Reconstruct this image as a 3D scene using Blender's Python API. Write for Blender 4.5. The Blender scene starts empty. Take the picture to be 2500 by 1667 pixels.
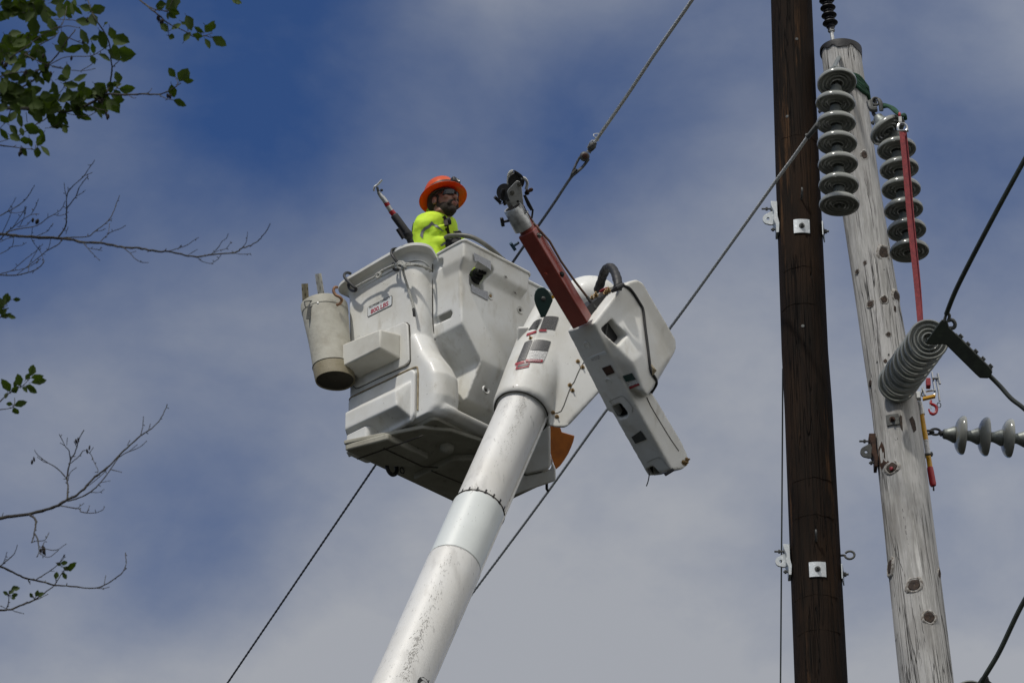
import bpy, bmesh, math, random
from mathutils import Vector as V, Matrix, Quaternion
random.seed(4)
SC=bpy.context.scene
COL=SC.collection
rad=math.radians
# ------------------------------------------------------------------ camera
FP=11000.0                      # focal length in photo pixels (photo 2500 wide)
PITCH=rad(30)
CAM=V((0,0,1.6))
cR=V((1,0,0)); cU=V((0,-math.sin(PITCH),math.cos(PITCH))); cF=V((0,math.cos(PITCH),math.sin(PITCH)))
cd=bpy.data.cameras.new('camera'); cam=bpy.data.objects.new('camera',cd); COL.objects.link(cam)
cam.location=CAM; cam.rotation_euler=(math.pi/2+PITCH,0,0)
cd.sensor_width=36; cd.lens=FP*36/2500; cd.clip_end=5000; cd.clip_start=0.1
cd.dof.use_dof=True; cd.dof.focus_distance=28.6; cd.dof.aperture_fstop=13
SC.camera=cam
SC.view_settings.view_transform='Standard'; SC.view_settings.look='None'
SC.view_settings.gamma=1; SC.view_settings.exposure=0.0
def ray(x,y): return cR*((x-1250)/FP)+cU*((833.5-y)/FP)+cF
def P(x,y,d): return CAM+ray(x,y)*d
def prj(q):
    q=q-CAM; d=q.dot(cF); return 1250+FP*q.dot(cR)/d, 833.5-FP*q.dot(cU)/d
def onplane(x,y,p0,n):
    r=ray(x,y); return CAM+r*((p0-CAM).dot(n)/r.dot(n))
def onY(x,y,yy): r=ray(x,y); return CAM+r*((yy-CAM.y)/r.y)
def ZZ(ox,oy,s): return lambda x,y:(ox+x/s,oy+y/s)
z1=ZZ(700,380,3.92);z2=ZZ(700,680,2.8);z3=ZZ(1150,380,3.92);z4=ZZ(1200,650,2.8);z5=ZZ(1860,0,3.5636)
z6=ZZ(1840,400,3.4087);z7=ZZ(2080,740,3.267);z8=ZZ(1860,1000,2.35);z9=ZZ(880,1100,2.766);z10=ZZ(0,0,3.92)
z11=ZZ(0,380,3.459);z12=ZZ(0,860,2.24);z13=ZZ(960,390,6.533);z14=ZZ(980,540,5.6);z15=ZZ(820,940,5.2278)
z16=ZZ(1360,0,3.5636);z17=ZZ(2140,1480,6.533);z18=ZZ(1180,380,7.125)
# ------------------------------------------------------------------ sun and sky
SUN_EL=rad(57); sh=V((-0.585,-0.811,0)).normalized()
sdir=V((sh.x*math.cos(SUN_EL),sh.y*math.cos(SUN_EL),math.sin(SUN_EL)))
sl=bpy.data.lights.new('sun','SUN'); sl.energy=2.65; sl.angle=rad(2.5); sl.color=(1,.95,.87)
so=bpy.data.objects.new('sun',sl); COL.objects.link(so); so.rotation_euler=sdir.to_track_quat('Z','Y').to_euler()
so.location=(0,0,60)
W=bpy.data.worlds.new('World'); SC.world=W; W.use_nodes=True
nt=W.node_tree; nt.nodes.clear(); N=nt.nodes.new; LK=nt.links.new
def M(op,a,b=None,c=None,clamp=False):
    n=N('ShaderNodeMath'); n.operation=op; n.use_clamp=clamp
    for i,v in enumerate((a,b,c)):
        if v is None: continue
        if isinstance(v,(int,float)): n.inputs[i].default_value=v
        else: LK(v,n.inputs[i])
    return n.outputs[0]
sky=N('ShaderNodeTexSky'); sky.sky_type='NISHITA'; sky.sun_disc=False; sky.sun_elevation=SUN_EL
sky.sun_rotation=math.atan2(sdir.x,sdir.y); sky.air_density=1.0; sky.dust_density=0.3; sky.ozone_density=2.0
tc=N('ShaderNodeTexCoord'); sep=N('ShaderNodeSeparateXYZ'); LK(tc.outputs['Generated'],sep.inputs[0])
az=M('MULTIPLY',M('ARCTAN2',sep.outputs[0],sep.outputs[1]),57.2958)
el=M('MULTIPLY',M('ARCSINE',sep.outputs[2]),57.2958)
def noise(scale,detail,vec=None,rough=.5,dist=0.0):
    n=N('ShaderNodeTexNoise'); n.inputs['Scale'].default_value=scale; n.inputs['Detail'].default_value=detail
    n.inputs['Roughness'].default_value=rough; n.inputs['Distortion'].default_value=dist
    LK(vec if vec else tc.outputs['Generated'],n.inputs['Vector']); return n
# warp so that cloud edges are ragged
wn=noise(14,4); ws=N('ShaderNodeSeparateColor'); LK(wn.outputs['Color'],ws.inputs[0])
azw=M('ADD',az,M('MULTIPLY',M('SUBTRACT',ws.outputs[0],.5),1.6))
elw=M('ADD',el,M('MULTIPLY',M('SUBTRACT',ws.outputs[1],.5),1.1))
def azel(px,py):
    r=ray(px,py).normalized(); return math.degrees(math.atan2(r.x,r.y)),math.degrees(math.asin(r.z))
# cloud cover field: rows of soft banks over azimuth and elevation (degrees)
CW=[[0.02,0.08,-0.13,-0.15,0.38,0.42,0.26,0.02,0.19,0.19],[-0.26,0.03,-0.02,-0.04,0.09,-0.06,0.05,0.04,0.13,0.41],[0.19,0.44,-0.06,-0.14,0.34,-0.22,0.22,0.36,-0.19,0.19],[-0.06,-0.36,0.21,0.2,0.22,0.33,0.17,0.07,0.09,0.23],[0.22,0.46,0.23,0.22,0.09,0.11,0.29,0.34,0.21,0.24],[0.08,0.2,-0.16,0.18,0.32,0.33,0.3,0.1,0.18,0.24],[0.09,0.19,0.13,0.26,0.23,0.18,0.3,0.17,0.22,0.22],[0.31,0.43,0.3,0.49,0.38,0.44,0.42,0.42,0.49,0.27]]
KD=FP/57.2958
def gauss(x,c,s): d=M('MULTIPLY',M('SUBTRACT',x,c),1/s); return M('EXPONENT',M('MULTIPLY',M('MULTIPLY',d,d),-1.0))
gx=[gauss(azw,(-150+2800*i/9-1250)/(KD*.866),330/(KD*.866)) for i in range(10)]
gy=[gauss(elw,30-(-120+1920*j/7-833.5)/KD,290/KD) for j in range(8)]
tot=None
for j in range(8):
    row=None
    for i in range(10):
        t=M('MULTIPLY',gx[i],CW[j][i]); row=t if row is None else M('ADD',row,t)
    row=M('MULTIPLY',row,gy[j]); tot=row if tot is None else M('ADD',tot,row)
# outside the pictured patch: general broken cloud
nb=noise(2.6,6,rough=.55)
outm=N('ShaderNodeMapRange'); LK(M('ADD',M('ABSOLUTE',az),M('ABSOLUTE',M('SUBTRACT',el,30))),outm.inputs[0])
outm.inputs[1].default_value=11; outm.inputs[2].default_value=20
gen=M('MULTIPLY',M('MULTIPLY',M('SUBTRACT',nb.outputs['Fac'],.38),4.0,clamp=True),outm.outputs[0])
wm=N('ShaderNodeMapping'); wm.inputs['Rotation'].default_value=(0,rad(-24),0); wm.inputs['Scale'].default_value=(.8,.95,1.15); LK(tc.outputs['Generated'],wm.inputs[0])
n2=noise(24,7,wm.outputs[0],rough=.58,dist=.25); n3=noise(95,5,wm.outputs[0],rough=.55)
fine=M('ADD',M('MULTIPLY',M('SUBTRACT',n2.outputs['Fac'],.5),.55),M('MULTIPLY',M('SUBTRACT',n3.outputs['Fac'],.5),.16))
cov=M('ADD',M('ADD',M('ADD',tot,fine),gen),.035)
dt=N('ShaderNodeVectorMath'); dt.operation='DOT_PRODUCT'; LK(tc.outputs['Generated'],dt.inputs[0]); dt.inputs[1].default_value=V((.75,-.50,.42)).normalized()  # unseen bright cloud bank right behind the camera, added for fill light
fillbank=N('ShaderNodeMapRange'); LK(dt.outputs['Value'],fillbank.inputs[0]); fillbank.inputs[1].default_value=0; fillbank.inputs[2].default_value=.8
cov=M('ADD',cov,M('MULTIPLY',M('MULTIPLY',fillbank.outputs[0],outm.outputs[0]),.6),clamp=True)
skm=N('ShaderNodeMix'); skm.data_type='RGBA'; skm.blend_type='MULTIPLY'; skm.inputs[0].default_value=1
LK(sky.outputs[0],skm.inputs[6]); skm.inputs[7].default_value=(.32,.455,.70,1)
# clouds: thin grey veil, brightened toward the added fill bank
mr=N('ShaderNodeMapRange'); LK(dt.outputs['Value'],mr.inputs[0]); mr.inputs[1].default_value=-.2; mr.inputs[2].default_value=.9
mr.inputs[3].default_value=1.0; mr.inputs[4].default_value=2.6
cc=N('ShaderNodeMix'); cc.data_type='RGBA'; LK(cov,cc.inputs[0])
cc.inputs[6].default_value=(1.75,2.15,2.9,1); cw=N('ShaderNodeMix'); cw.data_type='RGBA'; LK(fillbank.outputs[0],cw.inputs[0]); cw.inputs[6].default_value=(3.55,3.72,4.1,1); cw.inputs[7].default_value=(3.72,3.65,3.55,1); LK(cw.outputs[2],cc.inputs[7])
cb=N('ShaderNodeVectorMath'); cb.operation='SCALE'; LK(cc.outputs[2],cb.inputs[0]); LK(mr.outputs[0],cb.inputs['Scale'])
mx=N('ShaderNodeMix'); mx.data_type='RGBA'; LK(cov,mx.inputs[0]); LK(skm.outputs[2],mx.inputs[6]); LK(cb.outputs[0],mx.inputs[7])
bg=N('ShaderNodeBackground'); LK(mx.outputs[2],bg.inputs[0]); bg.inputs[1].default_value=.1
wo=N('ShaderNodeOutputWorld'); LK(bg.outputs[0],wo.inputs[0])
# ------------------------------------------------------------------ materials
def mat(name,col,rough=.5,metal=0,spots=None,scale=20,stretch=(1,1,1),mix=.5,bump=0,bscale=60,coat=0,trans=0,lo=.45,hi=.65,detail=6,sss=0):
    m=bpy.data.materials.new(name); m.use_nodes=True; t=m.node_tree; b=t.nodes['Principled BSDF']
    b.inputs['Base Color'].default_value=(*col,1); b.inputs['Roughness'].default_value=rough; b.inputs['Metallic'].default_value=metal
    b.inputs['Coat Weight'].default_value=coat; b.inputs['Coat Roughness'].default_value=.12
    if sss: b.inputs['Subsurface Weight'].default_value=sss; b.inputs['Subsurface Scale'].default_value=.01
    tc=t.nodes.new('ShaderNodeTexCoord'); mp=t.nodes.new('ShaderNodeMapping'); mp.inputs['Scale'].default_value=stretch
    t.links.new(tc.outputs['Object'],mp.inputs[0])
    last=None
    for i,sp in enumerate(spots or []):
        c,sc,mi,lo_,hi_=sp[:5]
        n=t.nodes.new('ShaderNodeTexNoise'); n.inputs['Scale'].default_value=sc; n.inputs['Detail'].default_value=detail
        n.inputs['Roughness'].default_value=.6
        if len(sp)>5:
            m2=t.nodes.new('ShaderNodeMapping'); m2.inputs['Scale'].default_value=sp[5]; m2.inputs['Location'].default_value=(i*3.1,i,0)
            t.links.new(tc.outputs['Object'],m2.inputs[0]); t.links.new(m2.outputs[0],n.inputs['Vector'])
        else: t.links.new(mp.outputs[0],n.inputs['Vector'])
        r=t.nodes.new('ShaderNodeMapRange'); t.links.new(n.outputs['Fac'],r.inputs[0]); r.inputs[1].default_value=lo_; r.inputs[2].default_value=hi_; r.inputs[4].default_value=mi
        x=t.nodes.new('ShaderNodeMix'); x.data_type='RGBA'; t.links.new(r.outputs[0],x.inputs[0])
        if last is None: x.inputs[6].default_value=(*col,1)
        else: t.links.new(last,x.inputs[6])
        x.inputs[7].default_value=(*c,1); last=x.outputs[2]
    if last: t.links.new(last,b.inputs['Base Color'])
    if bump:
        n=t.nodes.new('ShaderNodeTexNoise'); n.inputs['Scale'].default_value=bscale; n.inputs['Detail'].default_value=5
        t.links.new(mp.outputs[0],n.inputs['Vector']); bp=t.nodes.new('ShaderNodeBump'); bp.inputs['Strength'].default_value=bump; bp.inputs['Distance'].default_value=.01
        t.links.new(n.outputs['Fac'],bp.inputs['Height']); t.links.new(bp.outputs[0],b.inputs['Normal'])
    if trans:
        tr=t.nodes.new('ShaderNodeBsdfTranslucent')
        if last: t.links.new(last,tr.inputs[0])
        else: tr.inputs[0].default_value=(*col,1)
        ms=t.nodes.new('ShaderNodeMixShader'); ms.inputs[0].default_value=trans
        o=t.nodes['Material Output']; t.links.new(b.outputs[0],ms.inputs[1]); t.links.new(tr.outputs[0],ms.inputs[2]); t.links.new(ms.outputs[0],o.inputs[0])
    return m
FG=mat('fiberglass_white',(.665,.67,.645),.52,spots=[((.50,.475,.40),2.6,.8,.42,.72),((.16,.14,.11),42,.8,.665,.74),((.34,.31,.24),11,.6,.58,.78,(1,1,.3)),((.22,.20,.16),150,.6,.66,.72)],bump=.05,bscale=35,coat=.08)
FGW=mat('fiberglass_worn',(.60,.59,.53),.5,spots=[((.40,.37,.30),5,.6,.45,.75),((.15,.13,.10),50,.7,.69,.8)],bump=.06)
BOOM=mat('boom_paint',(.67,.67,.65),.45,spots=[((.57,.55,.50),2,.6,.4,.7),((.20,.20,.19),30,.55,.62,.72,(1.4,1.4,.16)),((.36,.35,.33),7,.55,.54,.74,(1.6,1.6,.22)),((.12,.12,.11),90,.7,.655,.70,(1,1,.18))],bump=.03,coat=.1)
BOOM2=mat('boom_sleeve_paint',(.64,.675,.66),.42,spots=[((.52,.55,.53),3,.5,.4,.7),((.12,.12,.12),60,.7,.68,.76,(1.5,1.5,.4))],bump=.03,coat=.2)
FGD=mat('fiberglass_grimy_shaded_underside',(.36,.35,.29),.65,spots=[((.20,.185,.14),4,.7,.4,.7),((.08,.07,.05),30,.7,.6,.75)],bump=.08)  # underside grime; base colour also lowered to deepen the shade there
DARK=mat('black_rubber_and_shade',(.012,.012,.013),.55,bump=.1)  # also colours the shade plates in the jib openings and mount gap
SEAM=mat('seam_and_shade',(.05,.045,.035),.8)  # also draws the shade lines at the console crease and step panel
SEAL=mat('old_sealant',(.36,.31,.21),.8,spots=[((.2,.15,.09),40,.8,.4,.6)])
RED=mat('red_fiberglass',(.25,.042,.028),.4,spots=[((.17,.028,.020),7,.7,.4,.7),((.4,.12,.09),50,.35,.66,.75)],coat=.3,bump=.03)
REDD=mat('dark_red',(.25,.012,.02),.4)
STEEL=mat('cast_aluminium',(.52,.53,.52),.45,.6,spots=[((.2,.2,.2),25,.7,.5,.7)],bump=.1)
CHROME=mat('bright_steel',(.42,.42,.41),.22,1)
GALV=mat('galvanised_steel',(.46,.48,.49),.45,.5,spots=[((.42,.46,.48),30,.8,.4,.6),((.75,.78,.8),60,.6,.55,.65)],bump=.08)
OLDM=mat('weathered_iron',(.10,.105,.10),.6,.4,spots=[((.05,.05,.05),30,.7,.4,.6),((.16,.15,.13),60,.6,.55,.7)],bump=.2)
RUST=mat('rusty_iron',(.07,.032,.018),.8,.2,spots=[((.025,.012,.008),25,.8,.4,.6)],bump=.3)
BRASS=mat('brass_bolt',(.24,.16,.07),.55,.4,spots=[((.2,.13,.05),60,.7,.4,.6)])
PORC=mat('grey_porcelain',(.27,.28,.26),.18,spots=[((.20,.21,.19),6,.6,.4,.6),((.20,.20,.07),14,.55,.66,.76)],coat=.35)
CAPM=mat('insulator_cap_metal',(.22,.24,.23),.5,.5,spots=[((.13,.14,.13),20,.7,.4,.6),((.30,.22,.10),30,.5,.68,.78)],bump=.15)
POLY=mat('black_polymer',(.012,.012,.016),.45)
WIRE=mat('aluminium_conductor',(.62,.63,.61),.5,.0,spots=[((.25,.25,.26),90,.6,.45,.6)],bump=.3,bscale=200)
WIRD=mat('old_conductor',(.13,.14,.15),.6,.3,spots=[((.06,.06,.07),60,.7,.4,.6)],bump=.3,bscale=200)
BWIRE=mat('black_cable',(.014,.018,.014),.4,spots=[((.03,.04,.025),20,.6,.4,.7)])
GREEN=mat('green_sling',(.015,.07,.035),.9,spots=[((.008,.035,.02),40,.7,.4,.6)],bump=.5,bscale=150)
STRAP=mat('red_webbing',(.24,.025,.03),.7,spots=[((.13,.012,.02),40,.7,.4,.6),((.32,.07,.06),9,.5,.55,.7,(1,1,.3))],bump=.3,bscale=200)
YEL=mat('yellow_fiberglass',(.55,.29,.01),.35,spots=[((.3,.15,.02),20,.6,.6,.75)])
REDG=mat('red_grip',(.35,.012,.018),.4)
WHT=mat('white_sticker',(.6,.6,.6),.5,spots=[((.2,.2,.2),70,.7,.55,.62)])
CANV=mat('grey_canvas',(.42,.41,.35),.75,spots=[((.28,.26,.21),9,.7,.45,.7),((.12,.10,.06),30,.6,.66,.78),((.46,.44,.37),14,.6,.55,.7)],bump=.25,bscale=40)
CANVD=mat('canvas_base_band',(.24,.21,.14),.7,spots=[((.2,.17,.1),14,.7,.45,.7)],bump=.2)
ROPE=mat('white_rope',(.50,.50,.46),.85,spots=[((.2,.2,.18),120,.6,.5,.6)],bump=.7,bscale=260)
BRZ=mat('bronze_hook',(.36,.21,.12),.4,.6,spots=[((.25,.13,.08),20,.7,.4,.6)])
DGREEN=mat('dark_green_plate',(.015,.045,.040),.5,spots=[((.03,.06,.055),20,.5,.5,.7)])
ORANGE=mat('orange_guard',(.50,.15,.012),.45,spots=[((.25,.07,.01),12,.7,.45,.7)],trans=.15)
HOSE=mat('grey_hose',(.12,.12,.105),.5,spots=[((.06,.06,.05),20,.6,.4,.6)])
BLU=mat('blue_knob',(.03,.07,.11),.4)
HIVIS=mat('hivis_yellow',(.68,.93,.045),.75,spots=[((.36,.70,.03),6,.5,.4,.6)],bump=.5,bscale=9,trans=.15)
REFL=mat('reflective_tape',(.12,.125,.13),.5)
SKIN=mat('skin',(.23,.11,.07),.5,sss=.15,spots=[((.20,.08,.05),30,.5,.4,.6)])
BEARD=mat('dark_beard',(.026,.017,.012),.9,bump=.8,bscale=200)
LENS=mat('sunglass_lens',(.006,.009,.014),.12)
HAT=mat('orange_hard_hat',(.78,.11,.012),.3,spots=[((.62,.14,.06),12,.4,.5,.7)],trans=.30,coat=.3)
NAVY=mat('dark_work_trousers',(.02,.022,.03),.9)
GLOVE=mat('black_glove',(.012,.012,.014),.8,bump=.3)
LEAF=mat('green_leaf',(.052,.090,.006),.75,spots=[((.028,.050,.004),7,.8,.4,.6)],trans=.36)
BARK=mat('twig_bark',(.030,.026,.022),.9,spots=[((.06,.058,.035),30,.6,.5,.65)],bump=.5)
CONE_=mat('catkin_cone',(.012,.009,.008),.9)
def printmat(name,bgc,fgc,rows,dens):
    m=bpy.data.materials.new(name); m.use_nodes=True; t=m.node_tree; b=t.nodes['Principled BSDF']; b.inputs['Roughness'].default_value=.45
    uv=t.nodes.new('ShaderNodeTexCoord'); s=t.nodes.new('ShaderNodeSeparateXYZ'); t.links.new(uv.outputs['UV'],s.inputs[0])
    def m_(op,a,b_=None):
        n=t.nodes.new('ShaderNodeMath'); n.operation=op
        for i,v in enumerate((a,b_)):
            if v is None: continue
            if isinstance(v,(int,float)): n.inputs[i].default_value=v
            else: t.links.new(v,n.inputs[i])
        return n.outputs[0]
    row=m_('LESS_THAN',m_('FRACT',m_('MULTIPLY',s.outputs[1],rows)),.45)
    mp=t.nodes.new('ShaderNodeMapping'); mp.inputs['Scale'].default_value=(40,rows,1); t.links.new(uv.outputs['UV'],mp.inputs[0])
    n=t.nodes.new('ShaderNodeTexNoise'); n.inputs['Scale'].default_value=1; n.inputs['Detail'].default_value=1; t.links.new(mp.outputs[0],n.inputs['Vector'])
    on=m_('MULTIPLY',m_('GREATER_THAN',n.outputs['Fac'],dens),row)
    x=t.nodes.new('ShaderNodeMix'); x.data_type='RGBA'; t.links.new(on,x.inputs[0]); x.inputs[6].default_value=(*bgc,1); x.inputs[7].default_value=(*fgc,1)
    t.links.new(x.outputs[2],b.inputs['Base Color']); return m
PRB=printmat('black_warning_print',(.03,.03,.032),(.15,.15,.145),12,.52)
PRW=printmat('white_warning_print',(.5,.5,.49),(.05,.05,.05),7,.52)
PRG=printmat('grey_plate_print',(.30,.31,.33),(.05,.05,.06),6,.58)
PRR=mat('red_print',(.30,.015,.03),.45)
INK=mat('black_ink',(.012,.012,.012),.6)
INKR=mat('red_ink',(.35,.02,.05),.6)
LAB=mat('label_white',(.62,.64,.64),.4)
# wood
def wood(name,cols,crack,crk_amt,sc,bump):
    m=bpy.data.materials.new(name); m.use_nodes=True; t=m.node_tree; b=t.nodes['Principled BSDF']; b.inputs['Roughness'].default_value=.8
    b.inputs['Specular IOR Level'].default_value=.12
    tc=t.nodes.new('ShaderNodeTexCoord')
    def nz(scale,st,det=6,ro=.6,loc=(0,0,0),dist=0):
        mp=t.nodes.new('ShaderNodeMapping'); mp.inputs['Scale'].default_value=st; mp.inputs['Location'].default_value=loc; t.links.new(tc.outputs['Object'],mp.inputs[0])
        n=t.nodes.new('ShaderNodeTexNoise'); n.inputs['Scale'].default_value=scale; n.inputs['Detail'].default_value=det; n.inputs['Roughness'].default_value=ro; n.inputs['Distortion'].default_value=dist
        t.links.new(mp.outputs[0],n.inputs['Vector']); return n.outputs['Fac']
    g=nz(sc,(1,1,.06),9,.72); rp=t.nodes.new('ShaderNodeValToRGB'); e=rp.color_ramp.elements
    e[0].position=.34; e[0].color=(*cols[0],1); e[1].position=.68; e[1].color=(*cols[-1],1)
    for i,c in enumerate(cols[1:-1]):
        k=e.new(.34+.34*(i+1)/(len(cols)-1)); k.color=(*c,1)
    t.links.new(g,rp.inputs[0])
    # blotches
    bl=nz(2.2,(1.5,1.5,.5),5,.6,(3,1,2)); r=t.nodes.new('ShaderNodeMapRange'); t.links.new(bl,r.inputs[0]); r.inputs[1].default_value=.5; r.inputs[2].default_value=.72
    x=t.nodes.new('ShaderNodeMix'); x.data_type='RGBA'; x.blend_type='MIX'; t.links.new(r.outputs[0],x.inputs[0]); t.links.new(rp.outputs[0],x.inputs[6]); x.inputs[7].default_value=(*crack[1],1)
    # fine cracks: ridged stretched noise
    def crackn(scale,st,w,loc,dist=.0):
        f=nz(scale,st,2,.4,loc,dist); mth=t.nodes.new('ShaderNodeMath'); mth.operation='SUBTRACT'; t.links.new(f,mth.inputs[0]); mth.inputs[1].default_value=.5
        a=t.nodes.new('ShaderNodeMath'); a.operation='ABSOLUTE'; t.links.new(mth.outputs[0],a.inputs[0])
        q=t.nodes.new('ShaderNodeMapRange'); t.links.new(a.outputs[0],q.inputs[0]); q.inputs[1].default_value=0; q.inputs[2].default_value=w; q.inputs[3].default_value=1; q.inputs[4].default_value=0
        return q.outputs[0]
    c1=crackn(14,(1,1,.025),.007,(0,0,0),.0); c2=crackn(34,(1,1,.03),.014,(5,2,1),.0)
    gate=nz(5,(1,1,.25),2,.5,(9,9,9)); gr=t.nodes.new('ShaderNodeMapRange'); t.links.new(gate,gr.inputs[0]); gr.inputs[1].default_value=.42; gr.inputs[2].default_value=.58
    mxm=t.nodes.new('ShaderNodeMath'); mxm.operation='MAXIMUM'; t.links.new(c1,mxm.inputs[0]); t.links.new(c2,mxm.inputs[1])
    mg=t.nodes.new('ShaderNodeMath'); mg.operation='MULTIPLY'; t.links.new(mxm.outputs[0],mg.inputs[0]); t.links.new(gr.outputs[0],mg.inputs[1])
    ma=t.nodes.new('ShaderNodeMath'); ma.operation='MULTIPLY'; t.links.new(mg.outputs[0],ma.inputs[0]); ma.inputs[1].default_value=crk_amt
    y=t.nodes.new('ShaderNodeMix'); y.data_type='RGBA'; t.links.new(ma.outputs[0],y.inputs[0]); t.links.new(x.outputs[2],y.inputs[6]); y.inputs[7].default_value=(*crack[0],1)
    t.links.new(y.outputs[2],b.inputs['Base Color'])
    hh=t.nodes.new('ShaderNodeMath'); hh.operation='SUBTRACT'; t.links.new(g,hh.inputs[0]); t.links.new(mg.outputs[0],hh.inputs[1])
    bp=t.nodes.new('ShaderNodeBump'); bp.inputs['Strength'].default_value=bump; bp.inputs['Distance'].default_value=.012; t.links.new(hh.outputs[0],bp.inputs['Height']); t.links.new(bp.outputs[0],b.inputs['Normal'])
    return m
DWOOD=wood('creosote_wood',[(.004,.003,.0022),(.015,.0085,.005),(.007,.0048,.0032),(.075,.038,.017)],((.0015,.001,.001),(.030,.016,.008)),.8,13,1.2)
GWOOD=wood('weathered_wood',[(.13,.125,.12),(.52,.515,.50),(.34,.335,.32),(.74,.735,.71)],((.05,.045,.04),(.24,.23,.215)),.9,17,1.2)
KNOT=mat('knot_wood',(.045,.025,.014),.8,spots=[((.015,.01,.008),60,.8,.4,.6),((.12,.07,.04),40,.5,.6,.7)],bump=.6)
KRIM=mat('knot_rim_wood',(.36,.345,.32),.8,spots=[((.10,.08,.06),50,.8,.45,.6)],bump=.6,bscale=90)
GROUND=mat('ground_dark_grass',(.011,.012,.007),.95,spots=[((.016,.014,.010),.3,.6,.4,.6)],bump=.3)
# ------------------------------------------------------------------ mesh helpers
def tag(o,label=None,cat=None,group=None,kind=None):
    if label: o['label']=label
    if cat: o['category']=cat
    if group: o['group']=group
    if kind: o['kind']=kind
    return o
def empty(name,loc,label,cat,group=None):
    o=bpy.data.objects.new(name,None); COL.objects.link(o); o.location=loc; o.empty_display_size=.1; return tag(o,label,cat,group)
class MB:
    def __init__(s): s.v=[];s.f=[];s.m=[];s.cm=0;s.uv={}
    def add(s,vs,fs):
        k=len(s.v); s.v+= [V(q) for q in vs]; s.f+=[tuple(i+k for i in f) for f in fs]; s.m+=[s.cm]*len(fs); return s
    def solid(s,p1,p2):
        n=len(p1); return s.add(list(p1)+list(p2),[tuple(range(n))[::-1],tuple(range(n,2*n))]+[(i,(i+1)%n,n+(i+1)%n,n+i) for i in range(n)])
    def loft(s,secs,cap=True,closed=True):
        n=len(secs[0]); vs=[q for c in secs for q in c]; fs=[]
        for k in range(len(secs)-1):
            for i in range(n if closed else n-1):
                j=(i+1)%n; fs.append((k*n+i,k*n+j,(k+1)*n+j,(k+1)*n+i))
        if cap and closed: fs.append(tuple(range(n))[::-1]); fs.append(tuple(range((len(secs)-1)*n,len(secs)*n)))
        return s.add(vs,fs)
    def box(s,c,ax,h):
        c=V(c); x,y,z=[V(a).normalized()*k for a,k in zip(ax,h)]
        p=[c-x-y-z,c+x-y-z,c+x+y-z,c-x+y-z]; q=[a+2*z for a in p]; return s.solid(p,q)
    def tube(s,pts,rs,n=8,cap=True,closed=False):
        pts=[V(p) for p in pts]; 
        if isinstance(rs,(int,float)): rs=[rs]*len(pts)
        secs=[]; up=None
        for i,p in enumerate(pts):
            if closed: t=(pts[(i+1)%len(pts)]-pts[i-1])
            else: t=(pts[min(i+1,len(pts)-1)]-pts[max(i-1,0)])
            t=t.normalized() if t.length>1e-9 else V((0,0,1))
            if up is None: up=V((0,0,1)) if abs(t.z)<.9 else V((1,0,0))
            a=(up-t*up.dot(t)); a=a.normalized() if a.length>1e-6 else t.orthogonal().normalized()
            b=t.cross(a); up=a
            secs.append([p+(a*math.cos(2*math.pi*k/n)+b*math.sin(2*math.pi*k/n))*rs[i] for k in range(n)])
        if closed: secs.append(secs[0]); return s.loft(secs,cap=False)
        return s.loft(secs,cap=cap)
    def lathe(s,p,ax,prof,n=32,ref=None,cap=False):
        p=V(p);ax=V(ax).normalized(); a=(V(ref)-ax*V(ref).dot(ax)).normalized() if ref is not None else ax.orthogonal().normalized(); b=ax.cross(a)
        return s.loft([[p+ax*h+(a*math.cos(2*math.pi*k/n)+b*math.sin(2*math.pi*k/n))*r for k in range(n)] for r,h in prof],cap=cap)
    def ell(s,c,ax,h,n=20,m=12):
        c=V(c); x,y,z=[V(a).normalized()*k for a,k in zip(ax,h)]
        return s.loft([[c+x*math.sin(t)*math.cos(2*math.pi*k/n)+y*math.sin(t)*math.sin(2*math.pi*k/n)+z*math.cos(t) for k in range(n)] for t in [max(.02,min(math.pi-.02,math.pi*i/m)) for i in range(m+1)]])
    def bolt(s,p,ax,r=.014,h=.012):
        s.lathe(p,ax,[(r*1.5,-.001),(r*1.5,.003),(r*.4,.0035)],n=12); s.lathe(p,ax,[(r,.003),(r,h),(r*.05,h+.001)],n=6); s.lathe(p,ax,[(r*.5,h),(r*.5,h+.014),(.0005,h+.015)],n=8); return s
    def build(s,name,mats,parent=None,smooth=True,bevel=0,seg=3,remesh=0,sm=0,auto=35,label=None):
        me=bpy.data.meshes.new(name); me.from_pydata([tuple(q) for q in s.v],[],s.f)
        if not isinstance(mats,(list,tuple)): mats=[mats]
        for m in mats: me.materials.append(m)
        for p,k in zip(me.polygons,s.m): p.material_index=k
        bm=bmesh.new(); bm.from_mesh(me)
        if not remesh: bmesh.ops.remove_doubles(bm,verts=bm.verts,dist=1e-6)
        bmesh.ops.recalc_face_normals(bm,faces=bm.faces); bm.to_mesh(me); bm.free()
        o=bpy.data.objects.new(name,me); COL.objects.link(o)
        if remesh: r=o.modifiers.new('r','REMESH'); r.mode='VOXEL'; r.voxel_size=remesh; r.use_smooth_shade=True
        if sm: q=o.modifiers.new('s','SMOOTH'); q.iterations=sm; q.factor=.5
        if bevel: q=o.modifiers.new('b','BEVEL'); q.width=bevel; q.segments=seg; q.limit_method='ANGLE'; q.angle_limit=rad(30)
        if smooth or remesh:
            for p in me.polygons: p.use_smooth=True
            if not remesh: me.set_sharp_from_angle(angle=rad(auto))
        if parent is not None:
            o.parent=parent; o.matrix_parent_inverse=Matrix.Translation(parent_loc(parent)).inverted()
        if label: o['label']=label
        return o
def parent_loc(p):
    l=V(p.location)
    return l
def bake(o,extra=None):
    dg=bpy.context.evaluated_depsgraph_get(); dg.update(); me=bpy.data.meshes.new_from_object(o.evaluated_get(dg)); o.modifiers.clear(); o.data=me
    for p in me.polygons: p.use_smooth=True
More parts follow.
